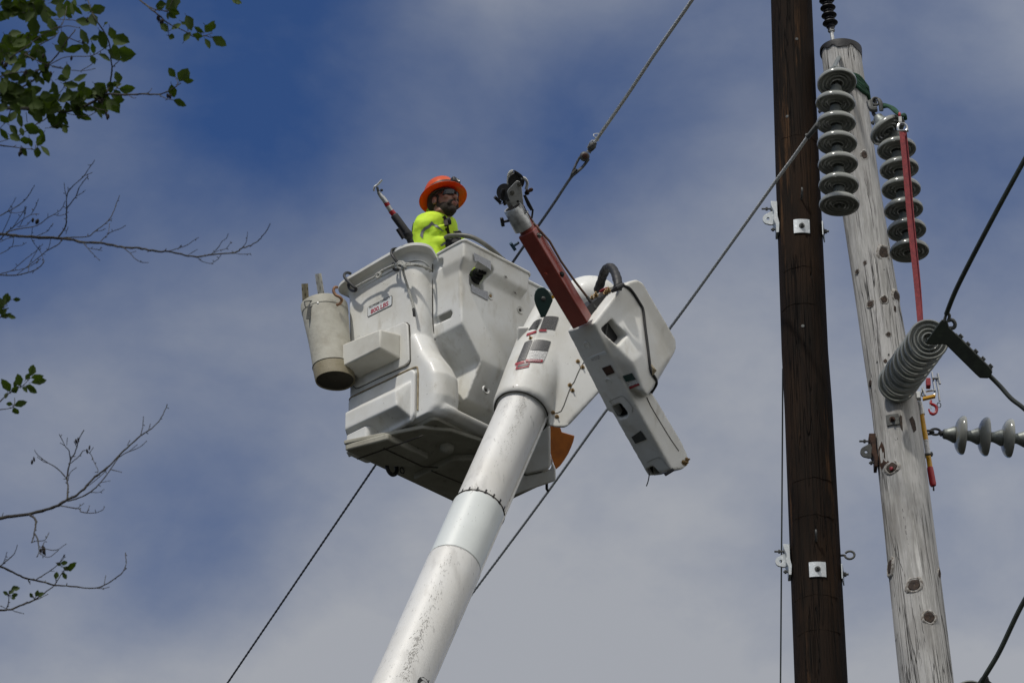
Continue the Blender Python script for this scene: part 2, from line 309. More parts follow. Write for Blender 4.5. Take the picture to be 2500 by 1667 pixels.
def cut(o,cutters):
    mb=MB()
    for c in cutters:
        k=bpy.data.objects.new('c',c.tmp()); COL.objects.link(k); m=o.modifiers.new('x','BOOLEAN'); m.operation='DIFFERENCE'; m.solver='EXACT'; m.object=k
        bake(o); bpy.data.objects.remove(k)
def tmp(s):
    me=bpy.data.meshes.new('t'); me.from_pydata([tuple(q) for q in s.v],[],s.f); bm=bmesh.new(); bm.from_mesh(me); bmesh.ops.recalc_face_normals(bm,faces=bm.faces); bm.to_mesh(me); bm.free(); return me
MB.tmp=tmp
def smoothpts(pts,n=4):
    pts=[V(p) for p in pts]; out=[]
    for i in range(len(pts)-1):
        p0=pts[max(i-1,0)];p1=pts[i];p2=pts[i+1];p3=pts[min(i+2,len(pts)-1)]
        for k in range(n):
            t=k/n; out.append(.5*((2*p1)+(p2-p0)*t+(2*p0-5*p1+4*p2-p3)*t*t+(3*p1-p0-3*p2+p3)*t**3))
    out.append(pts[-1]); return out
def textmesh(txt,size,bold=False):
    c=bpy.data.curves.new('t','FONT'); c.body=txt; c.size=size; c.align_x='CENTER'; c.align_y='CENTER'; c.resolution_u=3
    if bold: c.offset=size*.025
    o=bpy.data.objects.new('t',c); COL.objects.link(o); dg=bpy.context.evaluated_depsgraph_get(); dg.update()
    me=bpy.data.meshes.new_from_object(o.evaluated_get(dg)); bpy.data.objects.remove(o)
    vs=[v.co.copy() for v in me.vertices]; fs=[tuple(p.vertices) for p in me.polygons]; return vs,fs
def addtext(mb,txt,size,c,ex,ey,bold=False,sx=1):
    vs,fs=textmesh(txt,size,bold); mb.add([V(c)+V(ex)*v.x*sx+V(ey)*v.y for v in vs],fs)
# ------------------------------------------------------------------ ground
mb=MB(); n=24
mb.add([(x,y,0) for x,y in ((-600,-600),(600,-600),(600,900),(-600,900))],[(0,1,2,3)])
tag(mb.build('ground',GROUND,smooth=False),kind='structure')
# ------------------------------------------------------------------ utility poles
def localize(o,Mx): o.data.transform(Mx.inverted()); o.matrix_basis=Mx
def interp(pts,z):
    for a,b in zip(pts,pts[1:]):
        if z<=b[0].z: 
            t=(z-a[0].z)/(b[0].z-a[0].z); return a[0].lerp(b[0],t),a[1]+(b[1]-a[1])*t
    return pts[-1][0],pts[-1][1]
YD=P(1968,833,28.95).y; YG=P(2160,833,28.85).y
def axispts(pxs,yy,rr):
    pts=[(onY(x,y,yy),w) for (x,y),w in zip(pxs,rr)]; pts.sort(key=lambda p:p[0].z); return pts
dp=axispts([(1930,-60),(1948,440),(1965,860),(1974,1000),(2005,1667)],YD,[.136,.146,.149,.152,.165])
a,b=dp[0],dp[1]; k=(a[0]-b[0])/(a[0].z-b[0].z); dp=[(a[0]-k*a[0].z,.20)]+dp; e=dp[-1][0]; dp.append((e+k*1.9,.128))
gp=axispts([(2053,128),(2095,440),(2143,740),(2186,1000),(2263,1667)],YG,[.131,.136,.140,.150,.166])
a,b=gp[0],gp[1]; k2=(a[0]-b[0])/(a[0].z-b[0].z); gp=[(a[0]-k2*a[0].z,.21)]+gp
def shaft(mb,pts,zt,seed,amp,n=56,tilt=0):
    rnd=random.Random(seed); ph=[(rnd.uniform(0,6.28),rnd.uniform(.2,1.2),rnd.choice((2,3,5,7,9,13)),rnd.uniform(.3,1)) for _ in range(7)]
    z=0.0; secs=[]
    zs=[0,1,2,3,4,5,6,7,8,9,10]
    z=11.0
    while z<zt: zs.append(z); z+=.035
    zs=[q for q in zs if q<zt-.01]+[zt]
    for z in zs:
        c,r=interp(pts,z); s=[]
        for i in range(n):
            t=2*math.pi*i/n; d=sum(math.sin(k*t+p+z*f*3)*w/k for p,f,k,w in ph)*amp
            rr=r*(1+d*.6); s.append(V((c.x+math.cos(t)*rr,c.y+math.sin(t)*rr,z+(tilt*math.cos(t) if z==zt else 0))))
        secs.append(s)
    return mb.loft(secs)
def hit(px,py,pts):
    r=ray(px,py); d=27.0
    while d<31:
        q=CAM+r*d; c,rr=interp(pts,q.z)
        if (q-c).xy.length<rr:
            n=V(((q-c).x,(q-c).y,0)).normalized(); return q,n
        d+=.002
    return None
darkpole=empty('utility_pole',(dp[0][0].x,YD,0),'tall dark brown creosoted wooden pole with bright square washer plates, left of the grey pole','utility pole')
greypole=empty('utility_pole',(gp[0][0].x,YG,0),'weathered pale grey leaning wooden pole full of knots, carrying insulator strings','utility pole')
def mframe(pts):
    d=(pts[-1][0]-pts[0][0]).normalized(); q=V((0,0,1)).rotation_difference(d); return Matrix.Translation(pts[0][0])@q.to_matrix().to_4x4()
o=shaft(MB(),dp,dp[-1][0].z,3,.025).build('shaft',DWOOD,darkpole); localize(o,mframe(dp))
gt=gp[-1][0].z
o=shaft(MB(),gp,gt,8,.030).build('shaft',GWOOD,greypole); localize(o,mframe([gp[1],gp[-1]]))
# dark pole shallow ring checks
for (px,py) in ((1960,650),(1950,740),(1985,1165),(1985,1255),(1990,1450),(2000,1535),(1955,330)):
    h=hit(px,py,dp); c,r=interp(dp,h[0].z); mb=MB(); pts=[]
    for i in range(13):
        t=math.atan2(h[1].y,h[1].x)+(i-6)*.16; pts.append(V((c.x+math.cos(t)*r*1.004,c.y+math.sin(t)*r*1.004,h[0].z-abs(i-6)*.0015+random.uniform(-.004,.004))))
    mb.tube(pts,.0018,5).build('ring_check',DWOOD,darkpole)
# pole top cap of the grey pole
c,r=interp(gp,gt); mb=MB()
sec=[]
for rr,hh in ((r*1.03,-.005),(r*1.06,-.03),(r*1.075,-.005),(r*1.07,.018),(r*.6,.03),(.001,.032)):
    sec.append([V((c.x+math.cos(t)*rr,c.y+math.sin(t)*rr,gt+hh+(-(.014*math.sin(3*t+1)+.010*math.sin(7*t)+.006*math.sin(13*t))*(hh<-.01)-.02*math.cos(t)*(hh<-.01)))) for t in [2*math.pi*i/48 for i in range(48)]])
mb.loft(sec,cap=False); mb.build('pole_cap',DARK,greypole)
def curvedplate(px,py,pts,w,h,t=.006,off=.003):
    hh=hit(px,py,pts); q,nrm=hh; c,r=interp(pts,q.z); a0=math.atan2(nrm.y,nrm.x); mb=MB(); g=[];n=8
    ro=r+off
    for sgn in (0,1):
        rr=ro+t*sgn; rings=[]
        for zz in (-h/2,h/2): 
            cc,_=interp(pts,q.z+zz); rings.append([V((cc.x+math.cos(a0+(i/n-.5)*w/ro)*rr,cc.y+math.sin(a0+(i/n-.5)*w/ro)*rr,q.z+zz)) for i in range(n+1)])
        g.append(rings)
    A,B_=g[0]; C_,D=g[1]
    k=n+1; mb.add(A+B_+C_+D,[])
    idx=lambda s,i:s*k+i
    fs=[]
    for i in range(n):
        fs+=[(idx(0,i),idx(0,i+1),idx(1,i+1),idx(1,i)),(idx(2,i),idx(3,i),idx(3,i+1),idx(2,i+1)),(idx(0,i),idx(2,i),idx(2,i+1),idx(0,i+1)),(idx(1,i),idx(1,i+1),idx(3,i+1),idx(3,i))]
    fs+=[(idx(0,0),idx(1,0),idx(3,0),idx(2,0)),(idx(0,n),idx(2,n),idx(3,n),idx(1,n))]
    mb.f+=fs; mb.m+=[0]*len(fs)
    return mb,V((c.x,c.y,q.z))+nrm*(ro+t),nrm
for (px,py) in ((1957.3,553),(1996,1390)):
    mb,q,nr=curvedplate(px,py,dp,.105,.105); w=mb.build('washer_plate',GALV,darkpole,bevel=.0015,seg=1)
    MB().bolt(q,nr,.013,.016).build('bolt',OLDM,w)
for (px,py) in ((2009,555),(2056,1392)):
    h=hit(px-8,py,dp); c,r=interp(dp,h[0].z); nr=V((.985,-.17,0)); q=V((c.x,c.y,h[0].z))+nr*(r+.006); tg=V((0,0,1)).cross(nr)
    mb=MB().box(q,(nr,tg,V((0,0,1))),(.004,.05,.052)); w=mb.build('washer_plate',GALV,darkpole,bevel=.001,seg=1); MB().bolt(q+nr*.004,nr,.015,.018).build('bolt',OLDM,w)
for (px,py) in ((1956.5,487),(1992,1322)):
    q,nr=hit(px,py,dp); pts=[q-nr*.01,q+nr*.03+V((0,0,.006)),q+nr*.055+V((0,0,.024)),q+nr*.06+V((0,0,.045)),q+nr*.05+V((0,0,.055))]
    MB().tube(smoothpts(pts,4),.0065,8).build('step_hook',OLDM,darkpole)
q,nr=hit(2045,1343,dp); q=V((interp(dp,q.z)[0].x,YD,q.z)); ex=V((1,-.1,0)).normalized(); r=interp(dp,q.z)[1]
c=q+ex*(r+.055); mb=MB().tube([q+ex*(r-.02),q+ex*(r+.028)],.0075,8)
mb.tube([c+ex*math.cos(t)*.030+V((0,0,1))*math.sin(t)*.027 for t in [math.pi+2*math.pi*i/22 for i in range(21)]],.0075,8); mb.build('eye_bolt',OLDM,darkpole)
def bracket(hx,hy,pts,parent,m1,m2,s=1.0,depthofs=0):
    zc=P(hx,hy,28.9); c,r=interp(pts,onY(hx+40,hy,YD if pts is dp else YG).z)
    p0=V((c.x,c.y-.02,0)); yy=c.y-.02
    def Q(dx,dy,dz=0): p=onY(hx+dx*s,hy+dy*s,yy); return p+V((0,dz,0))
    o=lambda x,y:((x-120)/3.4087,(y-462)/3.4087)
    pl=[(140,340),(192,340),(197,460),(212,520),(209,600),(184,600),(181,528),(160,490),(166,425),(140,372)]
    mb=MB().solid([Q(*o(*p),-.045) for p in pl],[Q(*o(*p),.045) for p in pl]); br=mb.build('dead_end_bracket',m1,parent,bevel=.002,seg=2)
    out=[(120+46*math.cos(t),462+42*math.sin(t)) for t in [math.radians(a) for a in range(95,265,17)]]+[(135,405),(160,395),(170,440),(162,508),(140,510)]
    hole=[(120+13*math.cos(t),462+13*math.sin(t)) for t in [2*math.pi*i/14 for i in range(14)]]
    # ring-shaped eye: strip between outline and hole
    mb=MB(); n=len(out); ho=[(120+13*math.cos(math.atan2(y-462,x-120)),462+13*math.sin(math.atan2(y-462,x-120))) for x,y in out]
    secs=[]
    for i in range(n):
        secs.append([Q(*o(*out[i]),-.007),Q(*o(*out[i]),.007),Q(*o(*ho[i]),.007),Q(*o(*ho[i]),-.007)])
    secs.append(secs[0]); mb.loft(secs,cap=False); mb.build('eye_plate',m2,br,auto=40)
    for (x0,x1,y) in ((66,175,376),(143,200,548)):
        a_,b_=Q(*o(x0,y)),Q(*o(x1,y)); ax=(a_-b_).normalized(); mb=MB().tube([a_,b_],.0065,8); mb.lathe(a_.lerp(b_,.45),ax,[(.0005,-.001),(.013,-.001),(.013,.012),(.0005,.012)],n=6); mb.lathe(a_.lerp(b_,.75),ax,[(.0005,-.001),(.016,-.001),(.016,.004),(.0005,.004)],n=12)
        mb.build('bolt',OLDM,br)
bracket(1875.2,535.5,dp,darkpole,GALV,GALV)
bracket(1906,1370.5,dp,darkpole,GALV,GALV,.98)
bracket(2114.3,1103.3,gp,greypole,RUST,OLDM,1.05)
# small rusty nails and tags on the dark pole
for (px,py) in ((1922,285),(1960,796),(1945,96)):
    q,nr=hit(px,py,dp); MB().lathe(q,nr,[(.011,-.002),(.011,.003),(.0005,.004)],n=8).build('nail_head',OLDM,darkpole)
# grey pole knots, holes, plates
def knot(px,py,rx,ry=None,rim=True,hole=False):
    h=hit(px,py,gp)
    if not h: return
    q,nr=h; tg=V((0,0,1)).cross(nr).normalized(); up=V((.06,0,1)).normalized(); k=1/385; rx*=k; ry=(ry*k/.866) if ry else rx*1.15
    nf=max(.35,abs(nr.y)); rx=rx/nf if nf<.9 else rx
    rnd=random.Random(int(px*7+py)); p1,p2,p3=[rnd.uniform(0,6.28) for _ in range(3)]; ws=[1+.10*math.sin(2*math.pi*_/16*2+p1)+.07*math.sin(2*math.pi*_/16*3+p2)+.04*math.sin(2*math.pi*_/16*5+p3) for _ in range(16)]
    def ring(s,h_): return [q+nr*h_+tg*math.cos(2*math.pi*i/16)*rx*s*ws[i]+up*math.sin(2*math.pi*i/16)*ry*s*ws[(i+3)%16] for i in range(16)]
    kn=None
    if rim: kn=MB().loft([ring(1.6,-.010),ring(1.38,.0005),ring(1.18,.0035),ring(1.0,.001),ring(.9,-.01)],cap=False).build('knot',KRIM,greypole)
    mb=MB()
    if hole: mb.loft([ring(1,.0015),ring(.5,.001),ring(.05,.001)],cap=False); mb.build('bolt_hole',INK,greypole)
    else: mb.loft([ring(1.02,-.004),ring(.85,.0035),ring(.5,.004),ring(.05,.002)],cap=False); mb.build('knot_heart',KNOT,kn if kn else greypole)
K=[(z5(892,1352),8,10,1,0),(z6(1083,742),12,16,1,0),(z6(962,719),3.6,4,0,1),(z6(927,823),4.5,5,1,0),(z6(860,898),3.5,5,1,0),(z6(970,1165),7,8,1,0),(z6(1085,1133),8,8,1,0),
 (z6(1188,1108),8,14,1,0),(z6(1122,1420),5,5,1,0),(z6(1085,883),2,2.2,0,1),(z7(293,412),2,3,0,1),(z7(266,462),5,5,0,0),(z7(200,472),1.8,3,0,1),(z7(353,1082),4,3.6,0,1),(z7(318,1308),12,12,1,0),
 (z8(875,1003),15,15,1,0),(z8(733,900),5,19,1,0),(z8(960,1190),13,13,1,0),(z8(1018,945),3,11,1,0),(z8(795,495),2,2.5,0,1),(z17(312,530),2,3,0,1),(z7(145,640),3,9,0,0),(z6(1175,1210),3,10,0,0)]
for (pp,rx,ry,rim,hole) in K: knot(pp[0],pp[1],rx,ry,rim,hole)
# rot streaks beside the bracket
def streak(poly,name,m,lift=.0025):
    pts=[hit(x,y,gp) for x,y in poly]; pts=[p[0]+p[1]*lift for p in pts if p]
    c=sum(pts,V())/len(pts); MB().add(pts+[c],[(i,(i+1)%len(pts),len(pts)) for i in range(len(pts))]).build(name,m,greypole)
streak([z7(212,1165),z7(240,1100),z7(262,1160),z7(268,1240),z7(300,1265),z7(262,1290),z7(240,1330),z7(222,1290)],'rot_patch',RUST)
streak([z7(455,925),z7(480,900),z7(500,940),z7(512,1010),z7(490,1035),z7(475,985)],'rot_patch',KNOT)
streak([z7(380,890),z7(398,900),z7(402,960),z7(405,1025),z7(388,1000),z7(380,940)],'rot_patch',KNOT)
for pth in ([z8(795,480),z8(812,600),z8(835,740),z8(862,860)],[z8(895,1000),z8(905,1110),z8(922,1250),z8(950,1400),z8(975,1560)],[z8(720,640),z8(760,800),z8(800,900),z8(840,1000)],[z6(905,20),z6(940,200),z6(985,420),z6(1000,600)],[z7(190,680),z7(225,860),z7(262,1060)],[z8(850,1080),z8(880,1230),z8(905,1400),z8(925,1560)],[z6(985,660),z6(1020,850),z6(1045,990)],[z6(920,900),z6(960,1120),z6(1000,1400),z6(1040,1560)]):
    pts=[]
    for a,b in zip(pth,pth[1:]):
        for i in range(8):
            t=i/8; h=hit(a[0]+(b[0]-a[0])*t+random.uniform(-.7,.7),a[1]+(b[1]-a[1])*t,gp)
            if h: pts.append(h[0]+h[1]*-.001)
    MB().tube(pts,[.0021*math.sin(math.pi*(i+.5)/len(pts))+.0006 for i in range(len(pts))],5).build('drying_crack',INK,greypole)
mb,q,nr=curvedplate(*z7(325,932),gp,.082,.078,.008); w=mb.build('washer_plate',OLDM,greypole,bevel=.002,seg=1); MB().bolt(q,nr,.013,.014).build('bolt',RUST,w)
q,nr=hit(*z7(320,1322),gp); MB().lathe(q,nr,[(.012,-.01),(.012,.014),(.0005,.016)],n=12).build('bolt',REDD,greypole)
for (px,py) in ((z7(575,1225)),(z7(632,1203)),z5(965,1070),z5(505,968)):
    q=onY(px,py,YG-.02); ax=V((1,-.1,0)).normalized()*(1 if px>2100 else -1)
    mb=MB().tube([q-ax*.06,q+ax*.012],.008,8); mb.lathe(q-ax*.004,ax,[(.0005,0),(.016,0),(.016,.012),(.0005,.012)],n=6); mb.build('through_bolt',OLDM,greypole)
# ------------------------------------------------------------------ insulators
def discmeshes():
    d=MB().lathe((0,0,0),(0,0,1),[(.040,.020),(.060,.018),(.085,.012),(.105,.001),(.118,-.011),(.1255,-.023),(.127,-.034),(.124,-.042),(.118,-.044),(.113,-.038),(.106,-.024),(.100,-.023),(.094,-.036),(.090,-.040),(.085,-.037),(.080,-.024),(.073,-.023),(.069,-.038),(.065,-.042),(.060,-.038),(.056,-.026),(.048,-.024),(.043,-.044),(.038,-.046),(.033,-.040),(.030,-.014),(.012,-.012)],n=48)
    c=MB().lathe((0,0,0),(0,0,1),[(.001,.098),(.026,.098),(.033,.090),(.034,.076),(.039,.062),(.047,.044),(.054,.030),(.055,.022),(.050,.015),(.040,.014)],n=24)
    c.lathe((0,0,0),(0,0,1),[(.012,-.01),(.010,-.03),(.010,-.052),(.0005,-.053)],n=12)
    a=d.build('disc',PORC); b=c.build('metal_cap',CAPM); a.hide_render=b.hide_render=False
    ms=(a.data,b.data); bpy.data.objects.remove(a); bpy.data.objects.remove(b); return ms
DM=discmeshes()
def string(label,pts,axes,group='grey porcelain insulator strings',ref=None):
    root=empty('insulator_string',pts[0]+axes[0]*.12,label,'insulator',group)
    inv=Matrix.Translation(root.location).inverted()
    for p,a in zip(pts,axes):
        Mx=Matrix.Translation(p)@V((0,0,1)).rotation_difference((a+V((random.uniform(-.03,.03),random.uniform(-.03,.03),random.uniform(-.02,.02)))).normalized()).to_matrix().to_4x4()@Matrix.Rotation(random.uniform(0,6),4,'Z')
        o=bpy.data.objects.new('disc',DM[0]); COL.objects.link(o); o.parent=root; o.matrix_parent_inverse=inv; o.matrix_basis=Mx
        c=bpy.data.objects.new('metal_cap',DM[1]); COL.objects.link(c); c.parent=o
    return root
up=V((0,0,1))
ya=P(2044,300,28.38).y
pa=[onY(x,y+1,ya) for x,y in ((2041.8,193),(2040.4,241),(2041,290),(2043.8,339.5),(2045.2,390),(2047.7,441),(2048.9,488))]
aa=[(pa[max(i-1,0)]-pa[min(i+1,6)]).normalized() for i in range(7)]; aa[0]=(up+V((-.05,.20,0))).normalized()
sa=string('vertical string of seven grey porcelain discs hanging at the left front of the grey pole',pa,aa)
t0=pa[0]+aa[0]*.10; pt=hit(2052,150,gp)[0]
MB().tube(smoothpts([t0,t0+V((.0,.03,.03)),pt+V((-.01,-.03,.01)),pt+V((0,.03,.01))],5),.013,8).build('hanger_link',CAPM,sa)
yb=P(2190,400,28.80).y
pb=[onY(x,y,yb) for x,y in ((2187.8,355),(2194,403),(2199.4,452),(2204.6,502),(2212,552.5),(2219,603))]
ab=[(pb[max(i-1,0)]-pb[min(i+1,5)]).normalized() for i in range(6)]
p0=onY(2161,310,yb-.02); a0=V((-.50,.12,.85)).normalized()
sb=string('string of grey porcelain discs behind the red strap, its top disc tipped sideways',[p0]+pb,[a0]+ab)
lk=[p0+a0*.10,p0+a0*.14,onY(2137,247,yb),onY(2120,250,yb)]
MB().tube(smoothpts(lk,5),.012,8).build('hanger_link',OLDM,sb)
ndir=(P(2265,832,27.40)-P(2190,937,28.50)); nn=9; pc=[P(2190,937,28.50)+ndir*(i/(nn-1)) for i in range(nn)]
axc=-ndir.normalized()
scs=string('slanting string of stacked grey porcelain discs pointing at the viewer, ending in the black clamp',pc,[axc]*nn)
e0=pc[0]+axc*.1; MB().tube([e0,e0+axc*.12],.014,8).build('hanger_link',OLDM,scs)
pd=[P(2338.6,1061.4,28.93)+V((.1520*i,.012*i,-.0045*i)) for i in range(7)]; dd=(pd[0]-pd[1]).normalized()
sd=string('horizontal string of pale grey discs running off to the right of the grey pole',pd,[dd]*7)
e0=pd[0]+dd*.10; q=onY(*z7(598,1030),e0.y)
mb=MB(); 
for i,(x,y) in enumerate((z7(665,1025),z7(610,1030))):
    c=onY(x,y,e0.y); ex=V((1,0,0)); ez=up if i==0 else V((0,1,0))
    mb.tube([c+ex*math.cos(t)*.032+ez*math.sin(t)*.021 for t in [2*math.pi*j/18 for j in range(18)]],.0085,8,closed=True)
mb.tube([onY(*z7(690,1028),e0.y),e0],[.012,.022],10); mb.build('hanger_link',OLDM,sd)
# string at the bottom right corner, only its rim shows
pe=[P(2368,1712,27.3)-ndir.normalized()*.146*i for i in range(4)]
se=string('porcelain insulator with only its top rim showing at the bottom edge under a black cable',pe,[axc]*4)
# long black polymer insulator on the pole top
b0=onY(*z5(622,385),YG-.03); t1=onY(*z5(564,0),YG-.03); ax=(t1-b0).normalized()
poly=empty('polymer_insulator',b0,'black ribbed insulator rising from the top of the grey pole','insulator')
sh0=(onY(*z5(603,258),YG-.03)-b0).length; prof=[(.001,sh0-.012),(.024,sh0-.012),(.022,sh0)]
h=sh0+.012
for i in range(42):
    R_=.052 if i%2 else .035
    if i==0: R_=.030
    prof+=[(.022,h-.004),(R_*.85,h+.001),(R_,h+.007),(R_*.97,h+.011),(.024,h+.020)]; h+=.0305
prof.append((.001,h))
MB().lathe(b0,ax,prof,n=32).build('shed_column',POLY,poly)
MB().lathe(b0,ax,[(.001,-.002),(.020,-.002),(.020,.012),(.0125,.016),(.0125,sh0-.022),(.022,sh0-.018),(.022,sh0-.008),(.001,sh0-.008)],n=16).build('end_rod',STEEL,poly)
MB().ell(b0-ax*.012,(ax,ax.orthogonal(),ax.cross(ax.orthogonal())),(.02,.019,.019)).lathe(b0-V((.018,.0,.022)),V((-.3,-.5,.8)),[(.001,0),(.018,0),(.018,.014),(.001,.014)],n=6).build('base_fitting',GALV,poly)
# ------------------------------------------------------------------ slings, strap and tools at the grey pole
mb=MB()
for w,(ya_,yb_) in enumerate((((745,860)),((690,800)))):
    for j in range(3):
        pts=[]
        for i in range(25):
            t=math.radians(-190+i*200/24); x=800+(i/24)*0
            za=hit(*z5(820,ya_-40+j*16),gp)[0].z; c,r=interp(gp,za-.0); zz=za-.0+(.5-(math.cos(t)+1)/2)*.10+.01*math.sin(i*.9+j)
            c,r=interp(gp,zz); pts.append(V((c.x+math.cos(t)*(r+.010),c.y+math.sin(t)*(r+.010),zz)))
        mb.tube(pts,.013,8)
sl1=tag(mb.build('green_sling',GREEN),'dark green sling wrapped round the upper grey pole','sling')
mb=MB()
for dz in (-.010,.0,.012):
    mb.tube(smoothpts([onY(*z5(1040,925),yb-.03)+V((0,0,dz)),onY(*z5(1100,925),yb-.05)+V((0,dz*2,dz*1.5)),onY(*z5(1160,965),yb-.14)+V((0,dz,dz*1.5)),onY(*z5(1205,1010),yb-.16)+V((0,dz,dz*.5)),onY(*z5(1240,1000),yb-.12),onY(*z5(1250,1040),yb-.08)],5),.012,8)
tag(mb.build('green_sling',GREEN),'short green sling looped over the tipped top disc and the shackle','sling')
mb=MB(); c=onY(*z5(988,885),yb-.02)
mb.tube([c+V((math.cos(t)*.025,0,math.sin(t)*.028)) for t in [2*math.pi*i/20 for i in range(20)]],.0085,8,closed=True)
mb.tube(smoothpts([c+V((.02,-.02,0)),c+V((.03,-.03,-.03)),onY(*z5(1040,965),yb-.04)],4),.014,8); mb.tube(smoothpts([onY(*z5(935,890),yb-.02),onY(*z5(955,950),yb-.03),onY(*z5(1000,950),yb-.03)],4),.020,8)
tag(mb.build('shackle',OLDM),'dark iron shackle between the green sling and the tipped insulator','shackle')
ys=yb-.20
strp=empty('hoist_strap',onY(*z5(1215,1140),ys),'long dark red webbing strap hanging in front of the right insulator string','strap')
mb=MB()
for k in (0,1):
    A_=[onY(*z5(1218+k*26,1150),ys-.006+k*.03),onY(*z6(1262+k*26,40),ys-.006+k*.03),onY(*z6(1300+k*24,480),ys+k*.025),onY(*z6(1355+k*20,1000),ys+k*.02),onY(*z6(1385+k*12,1325),ys-.01+k*.01)]
    pts=smoothpts(A_,6); w=.028 if k==0 else .022
    secs=[]
    for i,p in enumerate(pts):
        ex=V((math.cos(.25-k*.9),math.sin(.25-k*.9),0)); secs.append([p-ex*w/1.6-V((0,.002,0)),p+ex*w/1.6-V((0,.002,0)),p+ex*w/1.6+V((0,.002,0)),p-ex*w/1.6+V((0,.002,0))])
    mb.loft(secs)
mb.build('webbing',STRAP,strp,smooth=False)
c=onY(*z5(1222,1115),ys); mb=MB()
mb.tube([c+V((math.cos(t)*.030,0,math.sin(t)*.034)) for t in [math.radians(-40+i*260/18) for i in range(19)]],.0085,8); mb.tube([c+V((-.034,0,-.024)),c+V((.038,0,-.022))],.009,8)
mb.box(onY(*z5(1203,1040),ys),((1,0,0),(0,1,0),(0,0,1)),(.010,.004,.020)); mb.build('buckle_shackle',CHROME,strp)
MB().ell(onY(*z5(1198,998),ys),((1,0,0),(0,1,0),(0,0,1)),(.009,.009,.018)).build('swivel_pin',REDG,strp)
# chain hoist behind the slanting string
yh=P(2265,930,28.65).y; hz=lambda x,y,d=0:onY(*z7(x,y),yh+d)
ho=empty('strap_hoist',hz(620,700),'shiny steel ratchet hoist with red hook beside the grey pole','hoist')
mb=MB()
for (a_,b_) in (((636,555),(662,705)),((668,590),(690,700)),((560,680),(585,742))): mb.box((hz(*a_)+hz(*b_))/2,(hz(*a_)-hz(*b_),V((0,1,0)),(hz(*a_)-hz(*b_)).cross(V((0,1,0)))),((hz(*a_)-hz(*b_)).length/2,.018,.004))
mb.tube([hz(565,670),hz(553,735),hz(580,752),hz(655,735),hz(668,712),hz(655,695),hz(590,705)],.0055,8); mb.tube([hz(640,600,-.03),hz(695,600,-.03)],.008,8)
mb.tube([hz(684,562,-.03),hz(702,645,-.03)],.0075,8); mb.tube([hz(690,690,-.03),hz(700,780,-.03)],.0065,8); mb.build('steel_frame',CHROME,ho)
MB().box(hz(608,640),((1,0,0),(0,1,0),(0,0,1)),(.014,.025,.028)).build('red_lever',REDD,ho,bevel=.004)
MB().box(hz(615,752),(hz(670,740)-hz(560,765),V((0,1,0)),up),(.042,.014,.009)).build('name_plate',YEL,ho,bevel=.002)
MB().box(hz(528,740),(V((1,0,0)),V((0,1,0)),up),(.012,.02,.024)).build('anchor_lug',STEEL,ho,bevel=.003)
hk=MB().tube(smoothpts([hz(632,775),hz(628,800),hz(660,815),hz(676,840),hz(668,872),hz(645,885),hz(622,870),hz(613,845)],4),[.008]*4+[.010]*20+[.006]*5,8).build('hook',REDG,ho)
MB().tube([hz(694,812)+V((math.cos(t)*.012,0,math.sin(t)*.018)) for t in [2*math.pi*i/16 for i in range(16)]],.0028,6,closed=True).build('latch_ring',DARK,ho)
MB().tube([hz(618,785),hz(632,840)],.004,6).build('latch',STEEL,ho)
# yellow stick
yk=P(2258,1060,28.55).y; sz=lambda x,y:onY(*z7(x,y),yk)
st=empty('hot_stick',sz(652,1500),'yellow fiberglass stick with red grip hanging down the right of the grey pole','hot stick')
MB().tube([sz(555,888),sz(590,1095),sz(607,1205),sz(623,1315)],.0165,16).build('yellow_tube',YEL,st)
MB().tube([sz(590,1095),sz(607,1205)],.0172,16).build('white_label',WHT,st)
MB().tube([sz(537,782),sz(540,790),sz(545,820),sz(546,830),sz(556,888),sz(558,893)],[.008,.016,.018,.020,.0215,.021],16).build('steel_ferrule',STEEL,st)
MB().tube([sz(540,775),sz(537,740)],[.010,.008],8).build('swivel',OLDM,st)
MB().tube([sz(621,1308),sz(622,1312),sz(628,1345),sz(645,1440),sz(649,1455),sz(650,1458)],[.015,.020,.021,.022,.018,.008],16).build('red_grip',REDG,st)
MB().tube([sz(650,1458),sz(652,1492),sz(654,1496)],[.005,.006,.002],8).build('tip_eye',DARK,st)
# black strain clamp and its cables
dc=27.22
cz=lambda x,y,d=0:P(*z7(x,y),dc+d)
cl=empty('strain_clamp',cz(700,250),'black bolted strain clamp hanging at the near end of the slanting insulator string','cable clamp')
pl=[(585,312),(700,150),(720,128),(760,135),(775,190),(800,215),(850,262),(1110,520),(1122,548),(1105,585),(1085,600),(1020,597),(985,565),(745,328),(600,332)]
MB().solid([cz(x,y,-.018) for x,y in pl],[cz(x,y,.03) for x,y in pl]).build('clamp_body',BWIRE,cl,bevel=.006)
MB().tube(smoothpts([cz(735,150,-.01),cz(750,95,-.01),cz(768,85,0),cz(778,105,0),cz(765,150,0)],4),.010,8).build('clamp_eye',OLDM,cl)
MB().tube(smoothpts([cz(760,140),cz(800,135),cz(822,165),cz(812,195),cz(775,200)],5),.012,8).build('clevis',OLDM,cl)
for i,(x,y) in enumerate(((865,268),(922,330),(985,388),(1043,447),(1103,506))):
    c=cz(x,y); n=(cz(x+30,y-28)-c).normalized(); mb=MB().tube([c-n*.03,c+n*.012],.009,8); al=(cz(x+28,y+30)-c).normalized()
    mb.tube([c+n*.006-al*.014,c+n*.006+al*.014],.009,8); mb.lathe(c-n*.008,n,[(.0005,0),(.016,0),(.016,.008),(.0005,.008)],n=6); mb.build('clamp_bolt',OLDM,cl)
MB().tube([cz(820,250),cz(1110,540)],.013,8).build('keeper_bar',OLDM,cl)
def wire(name,pts,r,m,label,cat='cable',group=None,n=10):
    o=MB().tube(smoothpts(pts,8),r,n).build(name,m); return tag(o,label,cat,group)
